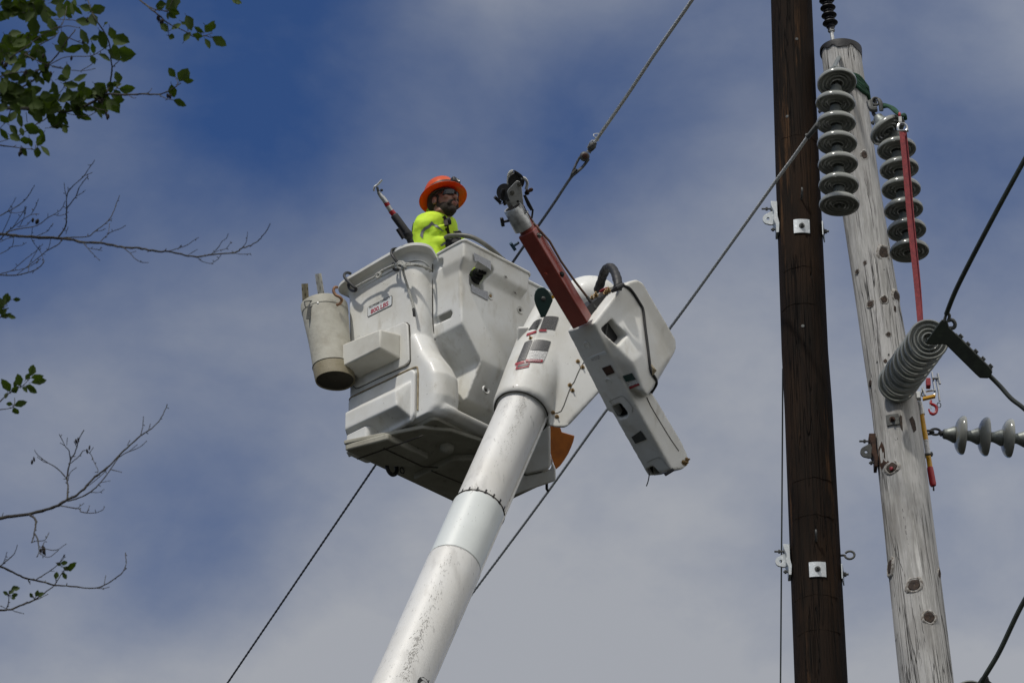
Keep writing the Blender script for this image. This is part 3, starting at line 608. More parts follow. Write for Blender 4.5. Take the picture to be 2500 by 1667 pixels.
wire('jumper_cable',[P(2660,120,26.9),P(2560,285,27.0),P(2500,393,27.0),P(2420,540,27.05),P(2340,695,27.15),P(2310,768,dc-.02)],.0155,BWIRE,'black jumper cable rising from the strain clamp to the right edge')
wire('jumper_cable',[cz(985,470),cz(1090,570),P(*z7(1180,660),27.2),P(*z7(1270,760),27.15),P(*z7(1370,838),27.1),P(2560,1050,27.0),P(2640,1090,26.9)],.0145,BWIRE,'black jumper cable drooping right from the lower end of the strain clamp')
wire('jumper_cable',[P(2640,1230,27.1),P(2560,1365,27.1),P(2493,1480,27.1),P(2440,1590,27.1),P(2398,1662,27.1),P(2375,1720,27.15)],.0155,BWIRE,'black cable slanting across the bottom right corner')
mb=MB().solid([P(*z17(x,y),27.12) for x,y in ((1600,1222),(1660,1130),(1720,1085),(1780,1110),(1800,1180),(1860,1230),(1900,1500),(1650,1500))],[P(*z17(x,y),27.18) for x,y in ((1600,1222),(1660,1130),(1720,1085),(1780,1110),(1800,1180),(1860,1230),(1900,1500),(1650,1500))])
tag(mb.build('cable_clamp',OLDM,bevel=.006),'dark clamp holding the black cable at the bottom right edge','cable clamp')
# conductors
def stranded(name,pts,r,m,label,cat,turns=22,group=None):
    p=smoothpts(pts,30); mb=MB(); L=0
    n=8
    fr=[]; upv=V((0,0,1)); dist=[0]
    for a,b in zip(p,p[1:]): dist.append(dist[-1]+(b-a).length)
    for k in range(n):
        q=[]
        for i,c in enumerate(p):
            t=(p[min(i+1,len(p)-1)]-p[max(i-1,0)]).normalized(); a=t.cross(upv).normalized(); b=t.cross(a); ph=2*math.pi*k/n+dist[i]*turns
            q.append(c+(a*math.cos(ph)+b*math.sin(ph))*r*.68)
        mb.tube(q,r*.36,6)
    return tag(mb.build(name,m),label,cat,group)
stranded('overhead_wire',[P(1976,328,28.02),P(1940,380,28.18),P(1895,441,28.42),P(1800,574,29.2),P(1640,795,30.5),P(1480,1002,31.9),P(1320,1224,33.3),P(1150,1452,35),P(900,1785,37.5),P(500,2318,41),P(-100,3118,47)],.0105,WIRE,'bright stranded wire from the dark pole down behind the aerial lift','overhead wire')
MB_=MB().tube([P(1999,300,27.97),P(1996,306,27.97),P(1976,330,28.02),P(1972,333,28.03)],[.012,.019,.015,.021],10); tag(MB_.build('wire_sleeve',OLDM),'dark sleeve ending the bright wire beside the hanging insulator string','wire sleeve')
stranded('overhead_wire',[P(1775,-130,27.0),P(1690,0,27.6),P(1600,130,28.2),P(1530,235,28.7),P(1464,330,29.1),P(1452,347,29.15)],.0115,WIRE,'bright stranded wire crossing the top of the picture down to the ball fitting','overhead wire')
d0=29.2
fit=empty('dead_end_fitting',P(1428,381,d0),'rusty ball and socket fitting joining the two slanting wires','wire fitting')
MB().lathe(P(*z16(280,1315),d0),P(*z16(330,1235),d0)-P(*z16(280,1315),d0),[(.001,-.012),(.018,-.01),(.014,.0),(.022,.02),(.026,.04),(.018,.06),(.020,.066),(.001,.068)],n=16).build('socket',OLDM,fit)
MB().ell(P(*z16(240,1363),d0-.02),(cR,cU,cF),(.033,.033,.028)).build('ball',OLDM,fit); MB().lathe(P(*z16(243,1358),d0-.045),-cF,[(.02,0),(.015,.006),(.0005,.008)],n=12).build('pin',RUST,fit)
mb=MB(); pts=[z16(395,1165),z16(330,1165),z16(320,1185),z16(365,1225),z16(300,1225),z16(262,1290)]
mb.tube(smoothpts([P(*q,d0-.03+.02*(i%2)) for i,q in enumerate(pts)],5),.003,6); mb.build('tie_wire',WIRE,fit)
stranded('overhead_wire',[P(*z16(275,1385),d0+.0),P(*z16(225,1450),d0),P(*z16(170,1500),d0),P(*z16(110,1560),d0+.1),P(*z3(800,445),29.9),P(1313,553,30.5),P(1252,640,31.2),P(1100,865,32.8),P(918,1133,34.5),P(735,1402,36.5),P(555,1667,38.5),P(400,1895,40),P(0,2480,44),P(-500,3215,49)],.0095,WIRD,'dark stranded wire from the ball fitting down behind the bucket to the lower left','overhead wire')
stranded('wire_loop',[P(*z16(200,1365),d0),P(*z16(170,1420),d0),P(*z16(140,1490),d0),P(*z16(110,1565),d0+.05)],.008,WIRD,'short wire strand making the loop under the ball fitting','wire')
tag(MB().tube([P(*z16(170,1470),d0-.01),P(*z16(135,1510),d0-.01)],.008,8).build('wire_clip',OLDM),'small clip pinching the wire loop below the ball fitting','wire clip')
wire('ground_wire',[V((P(1911,900,29.05).x,P(1911,900,29.05).y,P(1911,900,29.05).z)),P(1910,1100,28.9),P(1908,1350,28.6),P(1905.5,1667,28.3),P(1903,1800,28.1)],.0052,BWIRE,'thin black wire running straight down just left of the dark pole','ground wire',n=8)
# ------------------------------------------------------------------ aerial lift: bucket frame
A_=V((-.70710678,.70710678,0)); B_=V((.70710678,.70710678,0)); Z_=V((0,0,1)); O_=P(1045,1000,28.2)
def L(a,b,z): return O_+A_*a+B_*b+Z_*z
def onA(p,a): return onplane(p[0],p[1],O_+A_*a,A_)
def onB(p,b): return onplane(p[0],p[1],O_+B_*b,B_)
def K(a,b,z): return L(a+.095,b+.095,z+.0775)
def loc(q): v=q-O_; return v.dot(A_),v.dot(B_),v.dot(Z_)
lift=empty('aerial_lift',L(.3,.5,-2.5),'white insulated boom with big two man bucket and red jib arm','aerial lift')
def rrect(a0,a1,b0,b1,r,z,n=6,rl=None):
    out=[]; R0=r; rl=rl or r
    for (ca,cb,t0,r) in ((a0+R0,b0+R0,180,R0),(a1-rl,b0+rl,270,rl),(a1-R0,b1-R0,0,R0),(a0+R0,b1-R0,90,R0)):
        for i in range(n+1):
            t=rad(t0+90*i/n); out.append(L(ca+math.cos(t)*r,cb+math.sin(t)*r,z))
    return out
bm_=MB()
# main body: rounded column that flares at the foot
lv=[(-.03,.08,.70,.04,1.02,.06),(.02,.09,.72,.0,1.06,.09),(.10,.095,.725,-.0,1.08,.10),(.42,.10,.74,-.0,1.10,.10),(.75,.10,.75,0,1.11,.10),(1.16,.105,.765,0,1.12,.11)]
bm_.loft([rrect(a0,a1+.005,b0,b1,r,z,rl=.035) for z,a0,a1,b0,b1,r in lv])
# flared corner column and foot skirt
bm_.loft([rrect(a0,.3,0,b1,r,z) for z,a0,b1,r in ((-.02,-.03,.20,.05),(.02,-.07,.22,.07),(.10,-.088,.23,.08),(.26,-.082,.23,.085),(.35,-.045,.22,.09),(.47,.035,.21,.095),(.60,.095,.2,.09))])
bm_.loft([rrect(a0,.5,.03,b1,.08,z) for z,a0,b1 in ((-.03,-.05,1.03),(.0,-.09,1.07),(.035,-.09,1.08),(.07,.03,1.02))])
# outer console box
def boxsec(z,a,b0,b1,z2=None): return [K(a,b0,z),K(.08,b0,z),K(.08,b1,z),K(a,b1,z)]
bm_.loft([boxsec(.055,-.0,.20,1.0),boxsec(.085,-.15,.18,1.0),boxsec(.34,-.25,.215,1.0),boxsec(.545,-.25,.045,1.0),boxsec(1.11,-.25,.02,1.0)])
# upper band with sloped underside
bm_.loft([[K(-.24,.03,.92),K(-.1,.03,.92),K(-.1,.56,.92),K(-.24,.56,.92)],[K(-.305,.005,.995),K(-.1,.005,.995),K(-.1,.59,.985),K(-.305,.59,.985)],[K(-.31,.0,1.125),K(-.05,.0,1.125),K(-.05,.60,1.125),K(-.31,.60,1.125)]])
body=bm_.build('bucket',FG,lift,remesh=.011)
bake(body)
cav=MB().loft([rrect(.14,.69,.06,1.04,.08,z) for z in (.03,.6,1.4)])
cav2=MB().loft([[K(-.205,.05,z),K(-.03,.05,z),K(-.03,.85,z),K(-.205,.85,z)] for z in (.64,1.4)])
hp=[z14(960,690),z14(1010,560),z14(1040,545),z14(1190,635),z14(1215,680),z14(1205,730),z14(1150,800),z14(1160,960),z14(1100,935),z14(965,860)]
hol=MB().solid([onA(p,-.175)-A_*.12 for p in hp],[onA(p,-.175)+A_*.13 for p in hp])
def groove(p0,p1,r,bm=.137):
    mb=MB(); a,b=onB(p0,.118),onB(p1,.118); a=L(loc(a)[0],bm-r,loc(a)[2]); b=L(loc(b)[0],bm-r,loc(b)[2])
    mb.tube([a,b,b+(b-a)*.05],[r,r*1.001,r*.6],14); return mb
g1=groove(z14(395,655),z14(585,575),.030); g2=groove(z14(420,1360),z14(645,1255),.026,.158); g3=groove(z2(1010,580),z2(1190,480),.025)
cut(body,[cav,cav2,hol,g1,g2])
m_=body.modifiers.new('r','REMESH'); m_.mode='VOXEL'; m_.voxel_size=.0075; bake(body)
m_=body.modifiers.new('s','SMOOTH'); m_.iterations=5; m_.factor=.5; bake(body)
# rolled rim of the narrow end and of the console
def rimpath(pts,n=5): return smoothpts(pts,n)
def lipsec(c,out,w,t=.018): 
    u=Z_; return [c-out*.045+u*t,c+out*w*.8+u*t,c+out*w+u*(t*.5),c+out*w-u*t*.6,c+out*w*.75-u*(t*1.1),c+out*.002-u*(t*1.3),c+out*.002-u*(t*4.2),c-out*.045-u*(t*4.2)]
path=[]
cor=[(.765,1.10,1.17,(1,0)),(.765,.60,1.19,(1,0)),(.770,.10,1.20,(1,0)),(.765,.02,1.205,(.8,-.6)),(.71,.0,1.213,(.15,-.98)),(.60,.0,1.225,(0,-1)),(.42,.0,1.235,(0,-1)),(.26,.0,1.240,(0,-1)),(.20,.0,1.238,(-.1,-1)),(.145,.025,1.236,(-.55,-.83)),(.112,.062,1.222,(-.9,-.42)),(.103,.11,1.198,(-1,-.1)),(.103,.20,1.17,(-1,0))]
secs=[]
P3=[V((a,b,z)) for a,b,z,_ in cor]; D3=[V((d[0],d[1],0)) for *_,d in cor]
sp=smoothpts(P3,4); sd_=smoothpts(D3,4)
ws=smoothpts([V((w,0,0)) for w in (.05,.05,.06,.075,.075,.07,.07,.07,.075,.085,.085,.05,.01)],4)
for p,d,w in zip(sp,sd_,ws):
    d=d.normalized(); secs.append(lipsec(L(*p),A_*d.x+B_*d.y,w.x))
MB().loft(secs).build('rim_lip',FG,body,bevel=.003,seg=2)
# smooth shoulder under the lip
secs=[]
for k,(hh,ww) in enumerate(((-.02,.032),(-.030,.016),(-.048,.006),(-.07,.001))):
    secs.append([L(*p)+(A_*d.normalized().x+B_*d.normalized().y)*(ww*min(1,w.x/.07)) + Z_*hh for p,d,w in zip(sp,sd_,ws)])
MB().loft(secs,cap=False,closed=False).build('rim_shoulder',FG,body)
MB().tube(smoothpts([L(.096,.119,1.16),L(.095,.119,.95),L(.094,.121,.80),L(.094,.128,.69),L(.094,.145,.60)],4),.0035,6).build('console_crease_shade',SEAM,body)  # dark tube draws the shade in the crease between column and console
# decals

pts=[K(-.065,.004,1.110),K(-.20,.003,1.114),K(-.285,.003,1.114),K(-.308,.012,1.114),K(-.311,.05,1.114),K(-.311,.30,1.114),K(-.311,.54,1.114),K(-.308,.590,1.112),K(-.29,.602,1.105)]
MB().tube(smoothpts(pts,4),.011,8).build('console_rim',FG,body)
MB().tube(smoothpts([K(-.250,.60,1.098),K(-.252,.66,1.100),K(-.252,.80,1.100),K(-.252,.98,1.100)],3),.011,8).build('console_rim',FG,body)
def fitw(t,s,w):
    vs,_=textmesh(t,s,True); return w/(max(v.x for v in vs)-min(v.x for v in vs))
# decals
def onface(poly,b,off): return [onB(p,b)+(-B_)*off for p in poly]
dpx=[z1(778,1443),z1(1000,1324),z1(1012,1335),z1(1012,1470),z1(1000,1478),z1(790,1536),z1(775,1528)]
dc0=[onB(z1(776,1440),0),onB(z1(1012,1322),0),onB(z1(1012,1470),0),onB(z1(776,1537),0)]
ctr=sum(dc0,V())/4+(-B_)*.004; ex=(-A_); 
wd=(dc0[1]-dc0[0]).dot(ex); ht=abs((dc0[0]-dc0[3]).z); sl_=((dc0[1]-dc0[0]).z)/wd
ex=(ex+Z_*sl_).normalized(); ey=Z_
def rr2(c,ex,ey,w,h,r,n=4):
    o=[]
    for cx,cy,t0 in ((w/2-r,h/2-r,0),(-w/2+r,h/2-r,90),(-w/2+r,-h/2+r,180),(w/2-r,-h/2+r,270)):
        for i in range(n+1): t=rad(t0+90*i/n); o.append(c+ex*(cx+r*math.cos(t))+ey*(cy+r*math.sin(t)))
    return o
nb_=-B_
pg=lambda mb,pts:mb.add(pts,[tuple(range(len(pts)))])
dec=pg(MB(),rr2(ctr-nb_*.001,ex,ey,wd,ht,.012)).build('capacity_decal',INK,body,smooth=False)
pg(MB(),rr2(ctr,ex,ey,wd-.008,ht-.008,.009)).build('decal_face',LAB,dec,smooth=False)
mb=MB(); addtext(mb,'PLATFORM CAPACITY',.0225,ctr+nb_*.001+ey*(ht*.34),ex,ey,True,fitw('PLATFORM CAPACITY',.0245,wd*.92)); mb.build('black_lettering',INK,dec,smooth=False)
mb=MB(); addtext(mb,'800 LBS',.046,ctr+nb_*.001+ey*(-.012),ex,ey,True,fitw('800 LBS',.046,wd*.72)); mb.build('red_lettering',INKR,dec,smooth=False)
mb=MB(); addtext(mb,'WITHOUT LINER',.009,ctr+nb_*.001-ey*(ht*.34)+ex*.01,ex,ey,True,1.1); mb.build('small_lettering',INK,dec,smooth=False)
# hand-hold decals on the console
def uvpoly(mb_name,pts,m,parent,uvs=None,label=None):
    me=bpy.data.meshes.new(mb_name); n=len(pts); me.from_pydata([tuple(p) for p in pts],[],[tuple(range(n))]); me.materials.append(m)
    uv=me.uv_layers.new(name='UVMap'); 
    if uvs is None: uvs=[(0,0),(1,0),(1,1),(0,1)]
    for i,l in enumerate(me.loops): uv.data[i].uv=uvs[l.vertex_index]
    o=bpy.data.objects.new(mb_name,me); COL.objects.link(o); o.parent=parent; return o
def gridface(name,pxs,a,m,parent,uvs):
    return uvpoly(name,[onA(p,a) for p in pxs],m,parent,uvs)
gridface('hand_hold_decal',[z14(1003,548),z14(990,430),z14(1222,548),z14(1228,680),z14(1190,640),z14(1040,545)],-.223,PRG,body,[(0,0),(0,1),(1,1),(1,0),(.85,.1),(.2,.05)])
gridface('hand_hold_decal',[z14(955,850),z14(1000,890),z14(1080,935),z14(1180,960),z14(1188,1086),z14(962,965)],-.161,PRG,body,[(0,1),(.2,.9),(.5,.9),(1,1),(1,0),(0,0)])
# step panel, step box, lower step
def prism(pxs,b,t,m,name,parent,bev=.006,seg=3): return MB().solid([onB(p,b)-B_*0 for p in pxs],[onB(p,b)-B_*t for p in pxs]).build(name,m,parent,bevel=bev,seg=seg)
pp=[z2(440,470),z2(640,375),z2(805,306),z2(822,306),z2(836,320),z2(842,420),z2(846,560),z2(838,582),z2(815,600),z2(650,672),z2(500,745),z2(478,750),z2(462,735),z2(450,640)]
cen=sum((onB(p,0) for p in pp),V())/len(pp)
sp_=MB().solid([cen+(onB(p,0)-cen)*1.022+B_*.01 for p in pp],[cen+(onB(p,0)-cen)*1.022-B_*.004 for p in pp]).build('step_panel',SEAM,body,smooth=False)  # dark backing draws the shadow line round the panel
MB().solid([onB(p,0)+B_*.01 for p in pp],[onB(p,0)-B_*.016 for p in pp]).build('panel_plate',FG,sp_,bevel=.006)
def frustum(f0,b0,f1,b1): return MB().loft([[onB(p,b0) for p in f0],[onB(p,b1) for p in f1]])
q0=[L(.615,.0,z) for z in (.497,)][0]
bx=MB().loft([[L(.635,-.01,.475),L(.635,-.01,.655),L(.245,-.01,.64),L(.245,-.01,.46)],[L(.61,-.18,.482),L(.61,-.18,.648),L(.257,-.18,.616),L(.257,-.18,.478)]]).build('step_box',FGW,body,bevel=.012,seg=4)
lo=MB()
lo.loft([[L(.72,-.0,-.07),L(.72,.0,.335),L(.70,.0,.36),L(.13,.0,.345),L(.10,.0,.31),L(.10,.0,.0),L(.13,.0,-.04)],[L(.715,-.022,-.06),L(.715,-.022,.33),L(.695,-.022,.35),L(.135,-.022,.335),L(.107,-.022,.305),L(.107,-.022,.01),L(.135,-.022,-.03)]])
lo.loft([[L(.70,-.0,-.04),L(.70,-.0,.285),L(.125,-.0,.275),L(.125,-.0,-.02)],[L(.635,-.12,.058),L(.635,-.12,.178),L(.172,-.12,.160),L(.160,-.12,.048)],])
ls=lo.build('lower_step',FG,body,remesh=.007,sm=6); bake(ls)
MB().tube(smoothpts([L(.715,-.006,.34),L(.69,-.004,.368),L(.40,-.004,.362),L(.14,-.004,.355),L(.095,-.004,.325),L(.090,-.004,.20),L(.090,-.004,.03)],5),.006,6).build('sealant_line',SEAL,body)
# grommets on the console face
for (p,m) in ((z14(1218,1022),BRASS),(z14(1622,1215),SEAM),(z2(1362,760),SEAM)):
    q=onA(p,-.157); mb=MB().lathe(q,-A_,[(.030,-.004),(.026,.006),(.018,.002),(.012,-.006)],n=20); r_=mb.build('grommet',FG,body); MB().lathe(q,-A_,[(.012,-.006),(.010,.004),(.0005,.005)],n=6).build('grommet_bolt',m,r_)
for p in (z14(1425,765),z14(1550,985)):
    q=onA(p,-.213 if p[1]<690 else -.180)
    pts=[q+B_*x+Z_*y-A_*.003 for x,y in ((-.016,.008),(-.004,.004),(.002,.012),(.008,.002),(.018,-.006),(.004,-.004),(-.006,-.002))]
    pg(MB(),pts).build('paint_chip',SEAM,body,smooth=False)
# underside: floor flange and skid
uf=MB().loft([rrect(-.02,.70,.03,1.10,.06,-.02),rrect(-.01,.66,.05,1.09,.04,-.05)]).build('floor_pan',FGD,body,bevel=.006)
def plate(pts,z0,z1): return MB().solid([L(a,b,z0) for a,b in pts],[L(a,b,z1) for a,b in pts])
fl=plate([(.0,.07),(.56,-.178+.02),(.575,.171),(.452,.30),(.566,.416),(.57,.60),(.57,.80),(.57,1.08),(-.054,1.079),(-.06,.6)],-.12,-.05)
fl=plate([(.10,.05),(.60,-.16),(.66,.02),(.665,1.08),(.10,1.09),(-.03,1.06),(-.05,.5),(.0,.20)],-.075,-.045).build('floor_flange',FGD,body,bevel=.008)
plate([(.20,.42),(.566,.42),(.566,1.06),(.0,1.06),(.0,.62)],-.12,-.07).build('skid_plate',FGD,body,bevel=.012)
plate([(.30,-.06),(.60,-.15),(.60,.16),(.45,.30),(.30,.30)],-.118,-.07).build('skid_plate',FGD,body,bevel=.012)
MB().loft([rrect(.45,.655,-.10,.10,.03,z) for z in (-.10,.03)]).build('corner_foot',FG,body,bevel=.01)
for pts in ([(.10,.06),(.62,-.02)],[(.40,.0),(.40,.34),(.34,.42)],[(.40,.42),(.36,1.05)],[(.05,.6),(.36,.8)]):
    MB().tube([L(a,b,-.120) for a,b in pts],.005,6).build('floor_seam',SEAM,body)
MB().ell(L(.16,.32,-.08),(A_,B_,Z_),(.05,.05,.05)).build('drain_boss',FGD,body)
# ring and clip under the bucket
c=onA(z15(715,1050),.56); mb=MB().tube([c+B_*math.cos(t)*.036*1.2+Z_*(math.sin(t)*.05) for t in [2*math.pi*i/26 for i in range(26)]],.0135,8,closed=True); mb.build('towing_ring',DARK,body)
c=onA(z15(845,1090),.56); MB().tube([c+B_*math.cos(t)*.018+Z_*math.sin(t)*.020 for t in [2*math.pi*i/20 for i in range(20)]],.004,6,closed=True).build('small_ring',DARK,body)
c=onB(z9(1258,240),1.0); MB().tube([c+Z_*.06,c-Z_*.02,c-Z_*.035-A_*.01],.009,8).build('drain_tube',DARK,body)
# hydraulic hose over the console
hp_=[z14(600,232),z14(648,205),z14(730,196),z14(830,195),z14(950,215),z14(1060,265),z14(1180,345),z14(1290,435),z14(1370,510),z14(1412,560)]
hs=[V((0,0,0))]*0; av=[.07,.04,-.01,-.06,-.11,-.15,-.18,-.195,-.20,-.20]
MB().tube(smoothpts([onA(p,a) for p,a in zip(hp_,av)]+[K(-.27,.50,1.0)],5),.0155,12).build('hydraulic_hose',HOSE,body)
# ------------------------------------------------------------------ boom
bt=P(1283,985,28.02); ba=(cR*.413+cU*.911)*.68+cF*.733; ba.normalize()
tgt=P(983,1667,26.1); bax=(bt-tgt).normalized(); RB=.163
toward=(-cF-bax*(-cF).dot(bax)).normalized(); side=bax.cross(toward)   # frame round the boom
if side.dot(cR)<0: side=-side
def onboom(t,w,r): return bt-bax*w+(toward*math.cos(t)+side*math.sin(t))*r     # t=0 faces viewer, w metres down from bt
def boomhit(p,r=RB):
    rr=ray(*p); d=25.5
    while d<29.5:
        q=CAM+rr*d; v=q-bt; w=-v.dot(bax); u=v+bax*w
        if u.length<r: return math.atan2(u.dot(side),u.dot(toward)),w
        d+=.002
    return 0,0
w1=boomhit(z9(830,275))[1]; w2=boomhit(z9(627,645))[1]
bo=MB().lathe(bt+bax*.5,-bax,[(.001,0),(RB-.008,0),(RB-.008,w1+.5-.004),(RB-.008,w1+.5),(RB-.002,w1+.505),(RB-.002,w2+.5-.003),(RB+.004,w2+.5),(RB+.004,4.2),(RB+.012,7.5),(.001,7.5)],n=72,ref=toward).build('boom',BOOM,lift,auto=50)
MB().lathe(bt,-bax,[(RB-.0015,w1+.012),(RB+.001,w1+.014),(RB+.001,w2-.012),(RB-.0015,w2-.01)],n=72,ref=toward).build('sleeve',BOOM2,bo)
for w in (w1,w2):
    MB().lathe(bt,-bax,[(RB-.003,w-.0015),(RB+.0035,w-.001),(RB+.0045,w+.002),(RB-.003,w+.0025)],n=72,ref=toward).build('seam_ring',SEAM,bo)
MB().tube([onboom(1.28,w,RB-.002) for w in (.02,1,2,3,5,7)],.009,8).build('conduit',BOOM,bo)
for (x,y) in ((683,280),(730,268),(785,269),(842,286),(895,317),(938,352),(966,400)):
    t,w=boomhit(z9(x,y)); pts=[onboom(t+dt_,w+dw,RB+.0005) for dt_,dw in ((-.035,-.034),(.035,-.034),(.035,.004),(.08,.004),(0,.034),(-.08,.004),(-.035,.004))]
    pg(MB(),pts).build('arrow_mark',INK,bo,smooth=False)
SC_=random.Random(9); mb=MB()
def scr(cp,n,st,sw,lmax):
    t0,w0=boomhit(cp)
    for _ in range(int(n*.65)):
        t=t0+SC_.gauss(0,st); w=w0+SC_.gauss(0,sw); l=SC_.uniform(.004,lmax); a=SC_.gauss(.25,.5); dt_,dw=math.sin(a)*l/RB,math.cos(a)*l; h_=SC_.uniform(.0006,.0016)
        if w<.03: continue
        e=RB+(.0012 if w>w1 else .0006)+(.004 if w>w2 else 0); mb.add([onboom(t,w,e),onboom(t+h_/RB*2,w,e),onboom(t+dt_+h_/RB,w+dw,e),onboom(t+dt_,w+dw*.9,e)],[(0,1,2,3)])
for cp,n,st,sw,l in ((z4(215,930),150,.10,.07,.022),(z4(185,1010),90,.10,.09,.02),(z4(110,920),30,.12,.08,.02),(z4(140,1130),70,.12,.10,.018),(z4(90,1230),60,.13,.10,.018),(z9(770,240),30,.05,.02,.03),(z9(700,440),25,.25,.08,.015),(z9(590,750),30,.2,.05,.02),(z9(540,900),40,.15,.08,.02),(z9(470,1080),60,.10,.12,.03),(z9(410,1230),130,.08,.10,.03),(z9(350,1370),160,.08,.10,.03),(z9(320,1480),110,.08,.08,.03),(z9(560,640),20,.4,.012,.015)): scr(cp,n,st,sw,l)
mb.build('scuff_marks',mat('scuff_rubber',(.30,.29,.27),.7),bo,smooth=False)
def wraptext(name,txt,size,t0,w0,r,m,parent,rot=0,sx=1):
    vs,fs=textmesh(txt,size,True); c,s=math.cos(rot),math.sin(rot); out=[]
    for v in vs: x,y=v.x*sx*c-v.y*s,v.x*sx*s+v.y*c; out.append(onboom(t0+x/r,w0-y,r))
    return MB().add(out,fs).build(name,m,parent,smooth=False)
t,w=boomhit((1036,1667)); wraptext('boom_letter','C',.16,t-.02,w+.035,RB+.0055,INK,bo,rot=.1)
t,w=boomhit((1042,1662)); 
pg(MB(),[onboom(t+a_,w+b__,RB+.0055) for a_,b__ in ((.02,-.012),(.07,-.02),(.14,.05),(.12,.07),(.08,.03))]).build('boom_letter',INK,bo,smooth=False)
# boom tip cover
tcv=MB()
def bring(w,r,n=40,k=1): return [onboom(2*math.pi*i/n,w,r) for i in range(n)]
wt=boomhit(z4(210,845),.19)[1]
tcv.loft([bring(wt,.178),bring(wt-.03,.192),bring(wt-.30,.205),bring(wt-.62,.215),bring(wt-.95,.20)])
def slab(pts,d0,d1,k=1.0):
    c=(sum(p[0] for p in pts)/len(pts),sum(p[1] for p in pts)/len(pts)); bk=[(c[0]+(p[0]-c[0])*k,c[1]+(p[1]-c[1])*k) for p in pts]
    return [P(*z4(*p),d0+(1000-p[1])*.00055) for p in pts],[P(*z4(*p),d1+(1000-p[1])*.0002) for p in bk]
tcv.solid(*slab([(330,330),(430,180),(640,140),(860,300),(900,520),(830,750),(760,835),(530,1085),(498,1103),(440,1100),(385,1082),(398,1000),(380,935),(330,880),(250,700)],27.90,28.40,1.0))
#tcv.solid(*slab([(500,330),(560,330),(720,600),(760,830),(505,1098),(440,1060),(500,850),(540,600)],27.80,28.1,1.0))
hc=MB()
tc_=tcv.build('boom_tip_cover',FG,lift,remesh=.010,sm=9); bake(tc_)
MB().lathe(bt,-bax,[(.170,wt-.004),(.177,wt+.001),(.174,wt+.003),(.166,wt+.002),(.164,wt-.05)],n=64,ref=toward).build('skirt_edge',SEAM,tc_)
MB().ell(P(*z4(672,222),28.40),(cR,cU,cF),(.185,.147,.17),n=32,m=20).build('rotator_dome',FG,lift)
MB().box(P(*z4(215,490),28.35),(cR,cU,cF),(.035,.07,.05)).build('mount_bracket',FG,lift,bevel=.012)
MB().box(P(*z4(195,520),28.38),(cR,cU,cF),(.014,.07,.05)).build('mount_gap_shade',DARK,lift,bevel=.002)  # black block stands in for the shade between mount and bucket
# warning decals wrapped on the cover
def coverhit(p,off=.004):
    dg=bpy.context.evaluated_depsgraph_get(); h,l,n,i=tc_.ray_cast(CAM,ray(*p).normalized())
    return (l+n*off) if h else None
def wrapdecal(name,quad,m,parent,nx=8,ny=6,off=.004,rc=None):
    vs=[];uvs=[];fs=[]
    for j in range(ny+1):
        for i in range(nx+1):
            u,v=i/nx,j/ny; a=(1-u)*(1-v);b=u*(1-v);c=u*v;d=(1-u)*v
            x=quad[0][0]*a+quad[1][0]*b+quad[2][0]*c+quad[3][0]*d; y=quad[0][1]*a+quad[1][1]*b+quad[2][1]*c+quad[3][1]*d
            y-=math.sin(math.pi*u)*quad[4] if len(quad)>4 else 0
            q=(rc or coverhit)((x,y),off); vs.append(q if q else vs[-1]); uvs.append((u,v))
    for j in range(ny):
        for i in range(nx): k=j*(nx+1)+i; fs.append((k,k+1,k+nx+2,k+nx+1))
    me=bpy.data.meshes.new(name); me.from_pydata([tuple(q) for q in vs],[],fs); me.materials.append(m); uv=me.uv_layers.new(name='UVMap')
    for l in me.loops: uv.data[l.index].uv=uvs[l.vertex_index]
    o=bpy.data.objects.new(name,me); COL.objects.link(o); o.parent=parent; return o
bpy.context.view_layer.update()
wrapdecal('warning_decal',[z4(252,440),z4(310,432),z4(345,360),z4(290,385),2],PRB,tc_)
wrapdecal('warning_decal',[z4(330,432),z4(433,436),z4(460,350),z4(360,346),2],PRB,tc_)
d_=wrapdecal('danger_stripe',[z4(322,447),z4(375,447),z4(378,434),z4(326,433)],PRR,tc_,off=.005)
wrapdecal('danger_stripe',[z4(238,480),z4(308,455),z4(312,440),z4(246,462)],PRR,tc_,off=.005)
wrapdecal('warning_decal',[z4(172,662),z4(232,640),z4(282,508),z4(228,525),2],PRB,tc_)
wrapdecal('warning_decal',[z4(262,575),z4(382,586),z4(406,516),z4(292,505),2],PRB,tc_)
wrapdecal('diagram_decal',[z4(236,648),z4(354,652),z4(382,587),z4(262,576)],PRW,tc_)
dr=wrapdecal('danger_stripe',[z4(230,655),z4(346,659),z4(352,643),z4(236,640)],PRR,tc_,off=.006)
wrapdecal('danger_stripe',[z4(160,680),z4(222,662),z4(228,648),z4(168,664)],PRR,tc_,off=.006)
wrapdecal('red_plate_decal',[z4(165,709),z4(254,690),z4(264,658),z4(176,674)],PRR,tc_,off=.005)
wrapdecal('plate_print',[z4(178,697),z4(250,682),z4(258,664),z4(186,678)],PRB,tc_,off=.007)
